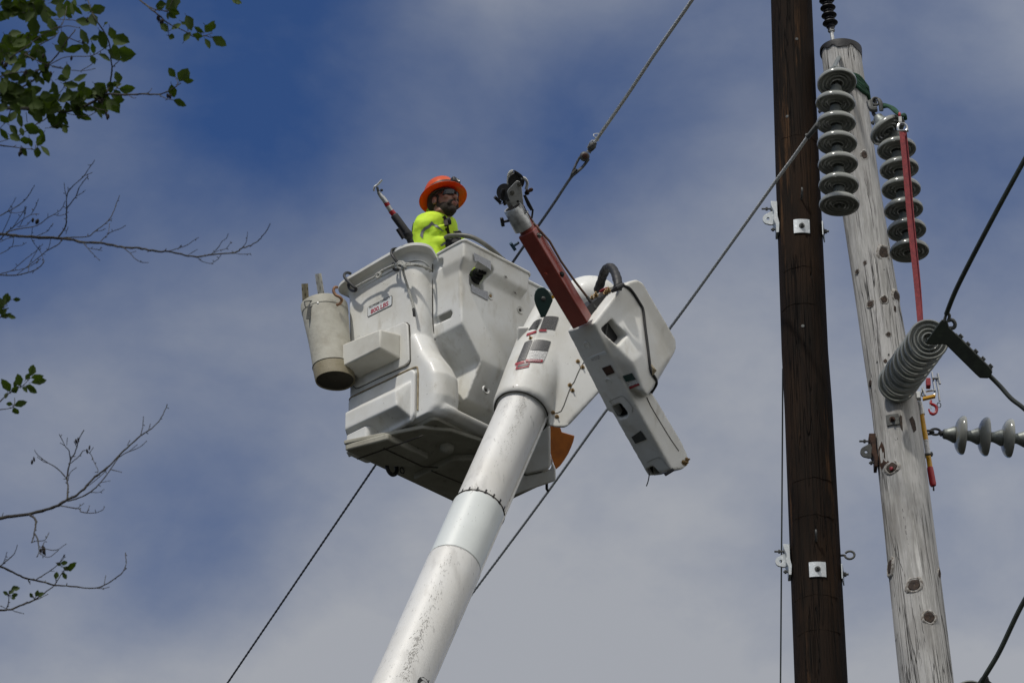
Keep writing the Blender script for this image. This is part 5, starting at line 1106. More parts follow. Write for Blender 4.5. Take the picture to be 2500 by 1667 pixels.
# head: skull, face, jaw, nose, ears, lips
for c,h in (((-.012,0,.060),(.098,.078,.092)),((.030,0,.010),(.066,.066,.085)),((.036,0,-.045),(.050,.052,.050)),((.062,0,-.078),(.024,.028,.022)),((.005,0,-.03),(.06,.058,.055)),((.086,0,.036),(.014,.050,.012))):
    bd.ell(Hd(*c),(fw,lf,n_up),h)
skin(bd,[(Hd(.088,0,.03),.009,.010,fw),(Hd(.104,0,.010),.011,.013,fw),(Hd(.112,0,-.006),.011,.013,fw),(Hd(.098,0,-.015),.010,.014,fw)],12)
for s in (1,-1):
    bd.ell(Hd(.102,s*.010,-.010),(fw,lf,n_up),(.009,.008,.008)); bd.ell(Hd(-.008,s*.079,.005),(fw,lf,n_up),(.020,.011,.033)); bd.ell(Hd(.060,s*.045,.0),(fw,lf,n_up),(.025,.022,.02)); bd.ell(Hd(.078,s*.030,.030),(fw,lf,n_up),(.014,.014,.012))
bd.ell(Hd(.084,0,-.040),(fw,lf,n_up),(.016,.026,.008)); bd.ell(Hd(.084,0,-.052),(fw,lf,n_up),(.016,.023,.009))
skin(bd,[(Hd(-.015,0,-.02),.058,.060,fw),(Hd(-.02,0,-.07),.056,.060,fw),(nb,.062,.068,fw),(ch,.09,.15,tf),(ch-V((0,0,.2)),.10,.15,tf),(pel,.11,.16,tf),(pel-V((0,0,.1)),.09,.12,tf)],24)
skin(bd,[(nb-V((0,0,.06)),.055,.06,tf),(shR,.055,.055,tf),(shR.lerp(elR,.5),.050,.050,tf),(elR,.042,.042,tf),(elR.lerp(wrR,.5),.040,.040,tf),(wrR,.028,.032,tf)])
skin(bd,[(nb-V((0,0,.06)),.055,.06,tf),(shL,.055,.055,tf),(shL.lerp(elL,.5),.050,.050,tf),(elL,.042,.042,tf),(elL.lerp(wrL,.5),.040,.040,tf),(wrL,.028,.032,tf)])
for s in (1,-1):
    hip=pel+tr*s*.09-V((0,0,.04)); kn=V((foot.x,foot.y,foot.z+.50))+tr*s*.11+tf*.03; an=V((foot.x,foot.y,foot.z+.09))+tr*s*.12
    skin(bd,[(hip,.085,.085,tf),(hip.lerp(kn,.5),.075,.075,tf),(kn,.055,.055,tf),(kn.lerp(an,.4),.055,.055,tf),(an,.036,.038,tf)])
    bd.ell(an+tf*.06-V((0,0,.05)),(tf,tr,Z_),(.13,.045,.045))
# hands: palm, four bent fingers of unequal length and a thumb closing on what they hold
def hand(w,d,curl,side_):
    up_=side_; pc=w+d*.05; bd.ell(pc,(d,up_.cross(d),up_),(.050,.042,.018))
    x=up_.cross(d).normalized()
    for i,(o,l) in enumerate(((.030,.075),(.010,.084),(-.010,.078),(-.029,.062))):
        b0=w+d*.085+x*o; b1=b0+(d*.8+curl*.5)*l*.45; b2=b1+(d*.2+curl)*l*.35; b3=b2+(curl-d*.5)*l*.3
        skin(bd,[(b0,.010,.010,up_),(b1,.0095,.0095,up_),(b2,.0088,.0088,up_),(b3,.007,.007,up_)],10)
    t0=w+d*.02+x*.035; skin(bd,[(t0,.013,.013,up_),(t0+x*.025+d*.025,.011,.011,up_),(t0+x*.03+d*.05+curl*.015,.009,.009,up_)],10)
dR=(wrR-elR).normalized(); hand(wrR,dR,-Z_,V((0,-1,.3)).normalized())
hg=onA(z14(1120,660),-.09); dL=(hg-elL).normalized(); wrL=hg-dL*.10
hand(wrL,dL,V((0,-.5,-.8)).normalized(),Z_)
body_=bd.build('body',SKIN,man,remesh=.0055,sm=3); bake(body_)
# split gloves: separate slightly larger shells over the hands
def glove(w,d,curl,up_,gaunt=0):
    g=MB(); x=up_.cross(d).normalized(); g.ell(w+d*.05,(d,x,up_),(.055,.047,.023)); skin(g,[(w-d*.06,.040,.042,up_),(w,.036,.038,up_),(w+d*.03,.032,.042,up_)],16)
    for i,(o,l) in enumerate(((.030,.075),(.010,.084),(-.010,.078),(-.029,.062))):
        b0=w+d*.085+x*o; b1=b0+(d*.8+curl*.5)*l*.45; b2=b1+(d*.2+curl)*l*.35; b3=b2+(curl-d*.5)*l*.32
        skin(g,[(b0-d*.02,.013,.013,up_),(b1,.0128,.0128,up_),(b2,.012,.012,up_),(b3,.0105,.0105,up_)],10)
    t0=w+d*.02+x*.035; skin(g,[(t0,.016,.016,up_),(t0+x*.025+d*.025,.014,.014,up_),(t0+x*.03+d*.05+curl*.015,.012,.012,up_)],10)
    if gaunt: skin(g,[(w-d*gaunt,.062,.064,up_),(w-d*gaunt*.5,.056,.058,up_),(w,.046,.048,up_)],16)
    g.build('glove',GLOVE,man)
glove(wrR,dR,-Z_,V((0,-1,.3)).normalized()); glove(wrL,dL,V((0,-.5,-.8)).normalized(),Z_,.22)
# beard and hair
br=MB(); 
for c,h in (((.034,0,-.052),(.053,.055,.048)),((.060,0,-.082),(.029,.033,.027)),((.020,.033,-.045),(.045,.027,.042)),((.020,-.033,-.045),(.045,.027,.042)),((.000,.060,-.014),(.014,.009,.036)),((.000,-.060,-.014),(.014,.009,.036))):
    br.ell(Hd(*c),(fw,lf,n_up),h)
skin(br,[(Hd(.070,.040,-.060),.012,.012,fw),(Hd(.086,.034,-.040),.008,.010,fw),(Hd(.092,.018,-.030),.007,.007,fw),(Hd(.096,0,-.027),.006,.006,fw),(Hd(.092,-.018,-.030),.007,.007,fw),(Hd(.086,-.034,-.040),.008,.010,fw),(Hd(.070,-.040,-.060),.012,.012,fw)],10)
bb=br.build('beard',BEARD,man,remesh=.005,sm=3); bake(bb)
hr=MB().ell(Hd(-.022,0,.045),(fw,lf,n_up),(.094,.081,.088)); hr.build('hair',BEARD,man)
# mouth
mb=MB(); mb.ell(Hd(.097,0,-.0405),(fw,lf,n_up),(.006,.022,.0040)); mb.ell(Hd(.097,0,-.0505),(fw,lf,n_up),(.0065,.019,.0050)); mb.build('lips',mat('lips',(.30,.11,.09),.5),man)
MB().ell(Hd(.100,0,-.0458),(fw,lf,n_up),(.004,.017,.0013)).build('mouth_line',BEARD,man)
# sunglasses
def lens(s):
    vs=[];n=10;m=6
    rows=[]
    for j in range(m+1):
        r=[]
        for i in range(n+1):
            u=i/n; ang=rad(7+u*50)*s; v=j/m; w=.022*(1-.12*u-(.25*(1-u)**3)); z_=.030+(v-.5)*2*w*(1 if v>.5 else (1-.30*(1-u)))
            R_=.098; r.append(Hd(.014+R_*math.cos(ang)+(z_-.030)*.55,R_*.84*math.sin(ang),z_-.002))
        rows.append(r)
    mb=MB(); vs=[q for r in rows for q in r]; fs=[(j*(n+1)+i,j*(n+1)+i+1,(j+1)*(n+1)+i+1,(j+1)*(n+1)+i) for j in range(m) for i in range(n)]
    mb.add(vs,fs); return mb
sg=MB(); sg.tube(smoothpts([Hd(.012+.099*math.cos(rad(a)),.083*math.sin(rad(a)),.047-.00001*a*a) for a in range(-58,59,8)],2),.0032,8); 
for s in (1,-1): sg.tube([Hd(.064,s*.071,.044),Hd(.03,s*.080,.040),Hd(-.005,s*.083,.032),Hd(-.02,s*.083,.02)],[.005,.004,.003,.003],8)
sg.tube([Hd(.112,.008,.040),Hd(.115,0,.038),Hd(.112,-.008,.040)],.003,6)
so_=sg.build('sunglasses',DARK,man)
for s in (1,-1):
    o=lens(s).build('lens',LENS,so_); m2=o.modifiers.new('s','SOLIDIFY'); m2.thickness=.0025
# hard hat: full brim
def hat(prof,n=64):
    return [[Hd(c+rx*math.cos(2*math.pi*k/n),ry*math.sin(2*math.pi*k/n),z+dz*math.cos(2*math.pi*k/n)) for k in range(n)] for c,rx,ry,z,dz in prof]
hm=MB(); bz=.080
hm.loft(hat([(.0,.106,.094,bz-.004,0),(.004,.130,.120,bz-.009,0),(.006,.157,.146,bz-.018,.0),(.006,.161,.150,bz-.0205,0),(.006,.163,.152,bz-.018,0),(.006,.160,.149,bz-.013,0),(.004,.132,.122,bz-.003,0),(.0,.118,.105,bz+.008,0),(-.002,.116,.103,bz+.04,0),(-.004,.111,.098,bz+.075,0),(-.005,.094,.082,bz+.108,0),(-.006,.062,.053,bz+.131,0),(-.006,.025,.021,bz+.140,0),(-.006,.0005,.0005,bz+.1415,0)]),cap=False)
hm.loft(hat([(.0,.104,.092,bz-.004,0),(-.001,.110,.098,bz+.03,0),(-.004,.104,.090,bz+.072,0),(-.005,.084,.073,bz+.105,0),(-.006,.001,.001,bz+.133,0)]),cap=False)
ht_=hm.build('hard_hat',HAT,man)
rd=[[Hd(-.006+(x-.5)*.15,s*.012,bz+.1415-.50*(x-.5)**2+dz) for x in [i/12 for i in range(13)]] for s,dz in ((-1,0),(-.4,.004),(.4,.004),(1,0))]
MB().loft([list(r) for r in zip(*rd)],cap=False,closed=False).build('hat_ridge',HAT,ht_)
MB().loft(hat([(-.001,.118,.105,bz+.014,.012),(-.002,.1200,.1070,bz+.018,.012),(-.002,.119,.106,bz+.038,.012),(-.003,.116,.103,bz+.041,.012)]),cap=False).build('hat_band',DARK,ht_)
MB().tube([Hd(.0+.096*math.cos(t),.083*math.sin(t),bz-.012) for t in [2*math.pi*k/40 for k in range(40)]],.009,8,closed=True).build('suspension_band',SEAM,ht_)
hl=MB().box(Hd(.126,.006,bz+.046),(fw,lf,n_up),(.018,.032,.021)).build('headlamp',DARK,ht_,bevel=.008,seg=3)
MB().lathe(Hd(.144,.010,bz+.046),fw,[(.013,-.002),(.013,.003),(.010,.004),(.008,.001),(.0005,.001)],n=20).build('lamp_lens',CHROME,hl)
# shirt
sh_=MB()
skin(sh_,[(nb+V((0,0,.015)),.070,.078,tf),(nb-V((0,0,.02)),.090,.120,tf),(nb-V((0,0,.07)),.115,.175,tf),(ch,.115,.19,tf),(ch-V((0,0,.12)),.120,.185,tf),(ch-V((0,0,.30)),.135,.18,tf),(pel+V((0,0,.0)),.14,.18,tf)],28)
ax_=(elR-shR).normalized()
skin(sh_,[(nb-V((0,0,.075)),.075,.085,tf),(shR+V((0,0,.005)),.088,.085,tf),(shR+ax_*.07,.090,.088,tf),(shR.lerp(elR,.55),.085,.083,tf),(elR+V((0,0,.01)),.074,.076,tf),(elR.lerp(wrR,.35),.066,.070,tf),(elR.lerp(wrR,.75),.056,.060,tf),(wrR,.046,.048,tf)],24)
skin(sh_,[(nb-V((0,0,.075)),.07,.08,tf),(shL,.078,.075,tf),(shL.lerp(elL,.5),.07,.07,tf),(elL,.062,.062,tf),(elL.lerp(wrL,.6),.055,.055,tf),(wrL-dL*.05,.045,.045,tf)],24)
# folds
rnd=random.Random(2)
for i in range(9):
    a=elR.lerp(shR,.05+.1*i)+V((.02,-.075,.0)); b=a+V((.10+rnd.uniform(-.02,.03),-.005,.055+rnd.uniform(-.02,.03)))
    if i<4: skin(sh_,[(a-V((.03,0,.01)),.008,.008,tf),(a.lerp(b,.5)-V((0,.006,0)),.013,.013,tf),(b,.006,.006,tf)],8)
shirt=sh_.build('shirt',HIVIS,man,remesh=.009,sm=4); bake(shirt)
tx=bpy.data.textures.new('folds','CLOUDS'); tx.noise_scale=.075; tx.noise_depth=2
m_=shirt.modifiers.new('d','DISPLACE'); m_.texture=tx; m_.strength=.016; m_.mid_level=.5; bake(shirt)
bpy.context.view_layer.update()
def shit(p,off=.003):
    h,l,n,i=shirt.ray_cast(CAM,ray(*z13(*p)).normalized()); return (l+n*off) if h else None
def ribbon(name,top_,bot,m,parent,off=.004):
    t_=[];b_=[]
    for (x0,y0),(x1,y1) in zip(top_,bot):
        row=[]
        for k in range(5):
            q=shit((x0+(x1-x0)*k/4,y0+(y1-y0)*k/4),off)
            row.append(q)
        if all(row): t_.append(row)
    return MB().loft(t_,cap=False,closed=False).build(name,m,parent)
def dens(pl,n=6):
    o=[]
    for a,b in zip(pl,pl[1:]): o+=[(a[0]+(b[0]-a[0])*i/n,a[1]+(b[1]-a[1])*i/n) for i in range(n)]
    return o+[pl[-1]]
ribbon('reflective_band',dens([(430,1215),(450,1140),(490,1085),(560,1045),(612,985),(650,1030),(700,1045),(740,1080),(800,1140)]),dens([(475,1265),(480,1180),(515,1125),(580,1085),(622,1042),(650,1062),(695,1085),(735,1110),(790,1150)]),REFL,shirt)
ribbon('cuff_band',dens([(745,1365),(800,1325),(860,1290),(905,1275)]),dens([(775,1380),(830,1345),(880,1315),(935,1285)]),REFL,shirt)
# collar
cl_=MB(); 
for i,(dz,rr) in enumerate(((.0,.074),(.045,.066))): pass
secs=[[nb+V((0,0,.0))+tf*math.cos(t)*.078*k+tr*math.sin(t)*.086*k+V((0,0,z-.02*math.cos(t))) for t in [rad(40+i*280/24) for i in range(25)]] for k,z in ((1.02,.0),(.95,.025),(.92,.045),(.97,.046),(1.10,.020))]
c_=MB().loft(secs,cap=False,closed=False).build('collar',HIVIS,shirt); m2=c_.modifiers.new('s','SOLIDIFY'); m2.thickness=.003
# harness
def strapw(name,pts,w,d,m,parent):
    p=smoothpts([q3(*a) for a in pts],5); secs=[]
    for i,c in enumerate(p):
        t=(p[min(i+1,len(p)-1)]-p[max(i-1,0)]).normalized(); a=t.cross(cF).normalized()
        secs.append([c-a*w,c+a*w,c+a*w+cF*d,c-a*w+cF*d])
    return MB().loft(secs).build(name,m,parent)
HN=mat('harness_webbing',(.022,.014,.012),.8,bump=.3)
sx=lambda p,off=-.012:((shit(p,.012)-CAM).dot(cF) if shit(p,.012) else 29.1)
pts=[(800,905),(830,960),(848,1040),(862,1120),(880,1200),(895,1260)]
strapw('harness_strap',[(x,y,sx((x,y))-.006) for x,y in pts],.013,.010,HN,man)
pts=[(350,1010),(332,1080),(325,1150),(328,1220),(340,1300),(352,1360)]
strapw('harness_strap',[(x,y,29.25) for x,y in pts],.013,.012,HN,man)
MB().ell(q3(880,975,sx((870,985))-.012),(cR,cU,cF),(.017,.022,.012)).box(q3(905,1010,sx((890,1010))-.012),(cR+cU*.4,cU,cF),(.010,.012,.008)).build('harness_buckle',DARK,man)
MB().tube(smoothpts([q3(970,1150,29.10),q3(1000,1160,29.08),q3(1040,1150,29.07),q3(1075,1165,29.08),q3(1090,1190,29.08)],4),[.006]*4+[.010]*8+[.006]*5,8).build('harness_hook',DARK,man)
MB().ell(q3(305,1240,29.22),(cR,cU,cF),(.014,.030,.02)).build('back_ring',DARK,man)
# trousers and boots
tr_=MB()
for s in (1,-1):
    hip=pel+tr*s*.09-V((0,0,.0)); kn=V((foot.x,foot.y,foot.z+.50))+tr*s*.11+tf*.03; an=V((foot.x,foot.y,foot.z+.09))+tr*s*.12
    skin(tr_,[(hip,.105,.11,tf),(hip.lerp(kn,.5),.095,.095,tf),(kn,.075,.075,tf),(kn.lerp(an,.4),.075,.075,tf),(an,.065,.065,tf)])
    mb=MB().ell(an+tf*.06-V((0,0,.045)),(tf,tr,Z_),(.145,.052,.048)); mb.build('boot',DARK,man)
tt=tr_.build('trousers',NAVY,man,remesh=.012,sm=3); bake(tt)
# ------------------------------------------------------------------ the alder tree reaching in from the left
TD=17.2
tb=V((-3.9,P(0,800,TD).y,0)); tree=empty('tree',tb,'alder tree reaching in from the left edge with bare twigs and leafy green branch ends','tree')
rnd=random.Random(11)
tp_=[tb,tb+V((.05,.02,3)),tb+V((-.05,.05,6)),tb+V((.06,0,8.5)),tb+V((.0,.03,11)),tb+V((.1,0,13.5))]
MB().tube(smoothpts(tp_,6),[.20-.0055*i for i in range(31)],16).build('trunk',BARK,tree)
def dens2(p,seed):
    r=random.Random(seed); return p
class Br:
    def __init__(s,z,d0,name='branch'): s.z=z;s.d=d0;s.mb=MB();s.lf=MB();s.cn=MB();s.seed=rnd.randint(0,9999);s.r=random.Random(s.seed)
    def pt(s,x,y): 
        return P(*s.z(x,y),s.d+.35*math.sin(x*.0031+y*.0047+s.seed))
    def line(s,pts,r0,r1,knobs=True):
        P3_=[s.pt(*p) for p in pts]; q=smoothpts(P3_,4); n=len(q)
        q=[p+V((s.r.uniform(-1,1),s.r.uniform(-1,1),s.r.uniform(-1,1)))*min(.0016,r0*.35) for p in q]
        rs=[1.22*(r0+(r1-r0)*i/(n-1))*(1+s.r.uniform(-.12,.18)) for i in range(n)]
        s.mb.tube(q,rs,6)
        if knobs:
            for i in range(2,n-1,3):
                if s.r.random()<.55:
                    d=V((s.r.uniform(-1,1),s.r.uniform(-.5,.5),s.r.uniform(-1,1))).normalized(); l=s.r.uniform(.006,.014)
                    s.mb.tube([q[i],q[i]+d*l*.6,q[i]+d*l],[rs[i]*.7,.0018,.0012],4)
        s.mb.ell(q[-1],(cR,cU,cF),(r1*1.6,r1*2,r1*1.6),6,4)
        return q
    def leaf(s,x,y,ang,ln,w=.62,curl=None):
        # base at x,y ; ang degrees in picture (0 right, 90 up); ln in zoom px
        k=s.z(1,0)[0]-s.z(0,0)[0]; L_=ln*k/FP*s.d*1.06; b=s.pt(x,y)
        d=(cR*math.cos(rad(ang))+cU*math.sin(rad(ang))+cF*s.r.uniform(-.45,.45)).normalized()
        nrm=(cF*-1+cR*s.r.uniform(-.7,.7)+cU*s.r.uniform(-.7,.7)); nrm=(nrm-d*nrm.dot(d)).normalized(); sd=d.cross(nrm)
        c=curl if curl is not None else s.r.uniform(-.25,.25); wd=L_*w*.52; fold=s.r.uniform(.1,.45); drop=s.r.uniform(-.1,.3)
        prof=[(0,.02),(.12,.42),(.28,.82),(.45,1.0),(.62,.92),(.78,.66),(.90,.32),(1,.0)]
        vs=[];fs=[]
        for i,(t,ww) in enumerate(prof):
            m=b+d*(L_*t)+sd*(L_*c*t*t)-nrm*(L_*drop*t*t*.6)
            j=1+(.10 if i%2 else -.05)
            vs+=[m-sd*wd*ww*j+nrm*wd*ww*fold,m-sd*wd*ww*.5+nrm*wd*ww*fold*.35,m,m+sd*wd*ww*.5+nrm*wd*ww*fold*.35,m+sd*wd*ww*j+nrm*wd*ww*fold]
        for i in range(len(prof)-1):
            for k_ in range(4): fs.append((i*5+k_,i*5+k_+1,(i+1)*5+k_+1,(i+1)*5+k_))
        s.lf.add(vs,fs); s.mb.tube([b-d*.010,b+d*.004],.0011,4)
    def cone(s,x,y,n=2):
        for i in range(n):
            b=s.pt(x,y)+V((s.r.uniform(-.012,.012),0,s.r.uniform(-.01,.01))); c_=MB(); s.cn.v.append(c_); c_.ell(b-V((0,0,.008)),(cR+cU*s.r.uniform(-1,1),cU,cF),(.0055,.010,.0055),8,6)
    def done(s,join=None,r=.012):
        # run the limb back to the trunk outside the picture
        o=s.mb.build('branch',BARK,tree)
        if s.lf.v:
            l=s.lf.build('foliage',LEAF,o,auto=60)
        for c_ in s.cn.v: c_.build('catkin',CONE_,o)
        return o
    def root(s,p,h,r):
        a=s.pt(*p); t=V((tb.x+.03,tb.y,a.z+h)); m=a.lerp(t,.5)+V((0,0,.12)); s.mb.tube(smoothpts([t,m,a.lerp(m,.1),a-V((.01,0,0))],6),[r*2.4-(r*1.45)*i/18 for i in range(19)],8)
# middle bare branch (zoom 11)
b=Br(z11,TD); b.root((-10,662),-1.0,.0042)
b.line([(-10,662),(130,675),(250,688),(360,695),(520,700),(620,715),(700,730),(850,737),(950,758),(1050,773),(1180,783),(1260,800),(1370,812),(1420,808),(1560,842),(1665,855),(1800,836),(1975,820),(2040,785),(2100,765),(2180,720),(2215,680),(2250,640),(2278,575)],.0046,.0012)
for pts,r in (([(490,692),(530,640),(555,590),(562,520),(563,450),(600,400),(640,345),(665,280),(700,225),(745,177)],.0024),([(563,450),(560,390),(565,340),(580,300),(630,245),(710,172),(740,125),(800,42)],.0019),([(710,172),(778,145)],.001),([(560,345),(548,290),(541,232)],.0011),([(578,300),(573,268)],.001),([(640,345),(690,318),(722,292)],.001),
 ([(0,712),(60,650),(150,620),(280,600),(350,570),(400,527),(460,495),(520,450),(550,385)],.0019),([(460,497),(500,508),(552,495)],.001),([(403,525),(405,490)],.001),([(0,510),(60,475),(110,450),(190,395),(245,330),(290,252)],.0019),([(60,475),(100,420),(133,355)],.001),([(75,478),(140,485),(205,468),(225,432)],.001),([(20,655),(60,570),(95,480),(103,435)],.0012),([(50,650),(130,590),(180,550),(260,500),(330,495)],.0013),([(262,498),(300,430),(325,368)],.0011),([(100,620),(160,530),(200,470),(212,430)],.0012),([(160,605),(195,540),(215,470),(212,428)],.001),([(145,600),(220,590),(270,540)],.001),
 ([(310,680),(400,640),(425,600),(448,580)],.0012),([(555,660),(575,605)],.001),([(520,695),(620,690),(740,685),(800,640),(870,590),(930,530),(965,460),(985,400),(1010,340)],.0021),([(805,640),(850,635),(890,618)],.001),([(905,560),(945,535)],.001),([(850,725),(915,662),(950,640),(1020,615),(1062,590)],.0013),([(915,660),(925,575)],.001),
 ([(705,740),(745,785),(800,845),(842,885)],.0014),([(745,783),(800,790),(862,802)],.0011),([(835,795),(860,778)],.0009),([(1045,780),(1100,825),(1140,870),(1190,898),(1252,905)],.0014),([(1100,822),(1148,808)],.0009),([(1425,806),(1500,785),(1580,755),(1630,720),(1675,692)],.0013),([(1510,780),(1528,757)],.0009),([(1590,838),(1665,792)],.0009),([(1665,857),(1710,895),(1800,915)],.0012),([(1785,910),(1840,875),(1870,828)],.001),([(1785,832),(1840,780),(1875,725),(1910,700),(1928,660)],.0012),([(1810,820),(1850,800),(1910,785),(1950,728)],.001),([(1975,820),(2020,832),(2080,832),(2115,828)],.001),([(2040,785),(2080,730),(2090,648)],.001),
 ([(520,710),(495,750),(400,800),(350,840),(240,930),(160,990),(135,1012)],.0018),([(428,705),(415,770),(395,805)],.001),([(265,700),(290,745),(335,800),(360,850),(365,885)],.0012),([(0,1008),(135,1010),(240,985),(300,965),(355,920),(375,888)],.0023),([(0,1000),(100,970),(150,930),(220,870),(300,810),(360,748)],.0014),([(90,975),(180,960),(260,930),(345,870)],.0012),([(240,975),(250,910),(290,840),(335,760)],.0011),([(0,730),(60,700),(115,690)],.0013),([(0,830),(60,800),(100,770),(180,758),(220,735)],.0013),([(100,770),(112,735),(115,695)],.0009),([(265,680),(275,600)],.001),([(320,905),(322,880)],.0009)):
    b.line(pts,r,max(.0009,r*.5))
b.cone(300,545,3); b.done()
# lower bare branch (zoom 12)
z=z12; b=Br(z,TD+.3); b.root((-8,908),-.9,.006)
b.line([(-8,908),(60,895),(160,882),(250,860),(320,835),(370,803),(410,785),(460,745),(520,680),(585,632),(650,565),(710,508),(770,455),(830,415),(880,360),(915,285)],.0058,.0013)
for pts,r in (([(368,800),(372,730),(366,690),(385,590),(410,550),(430,480),(458,427)],.003),([(366,690),(320,640),(265,605),(210,565),(190,535)],.0019),([(265,605),(240,598),(205,572)],.001),([(385,590),(378,540),(355,510),(325,448)],.0018),([(355,510),(330,495)],.001),([(365,508),(368,468)],.001),([(418,515),(405,487)],.001),([(385,607),(430,570),(460,535),(495,555),(515,600),(535,640),(535,655)],.0015),([(490,550),(510,520)],.001),([(372,700),(385,655),(418,630)],.0014),
 ([(370,812),(430,795),(500,760),(550,710),(600,645),(650,575),(700,545),(760,520),(802,485)],.0025),([(500,762),(540,765),(570,748)],.001),([(545,712),(602,702)],.001),([(605,640),(665,655)],.0015),([(700,545),(750,505)],.001),([(590,630),(560,665),(520,700),(465,742)],.0013),([(768,455),(780,410),(785,352)],.0015),([(812,425),(822,392)],.001),([(695,510),(710,482)],.0011),([(330,838),(400,850),(435,855),(445,872),(510,878),(560,862),(570,845)],.002),([(425,850),(458,825)],.001),([(478,872),(490,838)],.001),
 ([(160,885),(195,915),(195,950),(188,985),(175,1035)],.004),([(188,985),(205,1020),(212,1060),(212,1095),(200,1118)],.0026),([(205,1030),(245,1025),(268,985)],.0013),([(212,1060),(255,1075),(310,1080),(362,1046)],.0015),([(212,1095),(265,1120),(320,1080)],.0013),([(222,1105),(240,1040),(255,1035)],.0012),([(170,1040),(200,1030)],.0012),([(8,905),(18,878)],.001)):
    b.line(pts,r*1.0,max(.001,r*.45))
b.cone(430,480,2); b.cone(188,580,2); b.cone(475,520,2); b.cone(232,1060,3); b.cone(235,1080,3); b.done()
b=Br(z,TD+.1); b.root((-8,1165),-.8,.0032)
b.line([(-8,1165),(60,1195),(110,1220),(160,1240),(230,1252),(300,1272),(390,1278),(520,1287),(590,1260),(640,1228),(675,1195),(690,1150),(686,1095)],.0036,.0012)
for pts,r in (([(0,1170),(40,1135),(78,1100),(95,1052)],.002),([(18,1150),(30,1120),(38,1092)],.001),([(155,1243),(165,1265)],.002),([(200,1240),(270,1195),(320,1155),(350,1108)],.0019),([(318,1155),(345,1130),(355,1105)],.001),([(270,1195),(295,1195)],.001),([(520,1287),(560,1290),(598,1282)],.0013),([(570,1265),(578,1220)],.001),([(675,1195),(692,1180)],.0011)): b.line(pts,r,max(.001,r*.5))
for a in ((345,1175,-20,38),(362,1180,20,62),(350,1200,-100,30),(345,1205,-60,38),(335,1165,150,30),(330,1150,-10,40),(305,1240,90,42),(372,1190,-5,24)): b.leaf(*a)
b.line([(300,1270),(330,1220),(360,1180),(385,1165)],.0018,.001); b.done()
b=Br(z,TD-.2); b.root((-8,1408),-.7,.0032)
b.line([(-8,1408),(60,1405),(110,1382),(175,1360),(215,1335),(270,1295),(300,1270)],.0034,.0015)
for pts,r in (([(60,1405),(90,1418),(130,1427)],.0013),([(35,1400),(45,1375),(48,1345),(45,1320)],.0018),([(0,1385),(30,1398)],.001),([(160,1362),(215,1345),(262,1320)],.0014),([(190,1345),(175,1325)],.0012)): b.line(pts,r,.001)
for a in ((48,1322,50,36),(60,1300,25,50),(62,1330,10,36),(45,1325,150,34),(195,1335,70,38),(205,1330,20,40),(180,1340,130,30),(60,1340,-10,26)): b.leaf(*a)
b.done()
# small leafy tips at the left edge
b=Br(z,TD+.2); b.root((-8,275),-.7,.002)
b.line([(-8,275),(40,230),(90,200),(130,178),(165,140)],.0022,.001); b.line([(-8,315),(40,308),(75,295),(80,250)],.0018,.001)
for a in ((55,215,112,85,.5),(110,185,105,70),(165,130,75,65),(170,140,15,70,.5),(170,165,18,85,.45),(140,185,-10,60,.55),(150,190,-30,60,.5),(40,220,-110,36),(75,190,60,40),(78,292,22,70,.5),(75,300,-65,45,.8),(70,285,165,36),(120,190,-30,40),(140,150,60,40),(60,215,20,55)): b.leaf(*a)
b.done()
b=Br(z11,TD+.1); b.root((-8,1290),-.8,.002)
b.line([(-8,1290),(30,1280),(60,1265)],.002,.001); b.line([(-8,1370),(15,1360)],.0018,.001)
for a in ((25,1255,55,100,.6),(60,1240,75,60),(110,1215,0,66,.5),(20,1270,110,80),(10,1285,80,90),(30,1300,-100,60),(55,1290,0,20),(5,1360,10,90,.45),(60,1360,8,75,.5),(10,1350,60,70),(15,1340,120,90)): b.leaf(*a)
b.done()
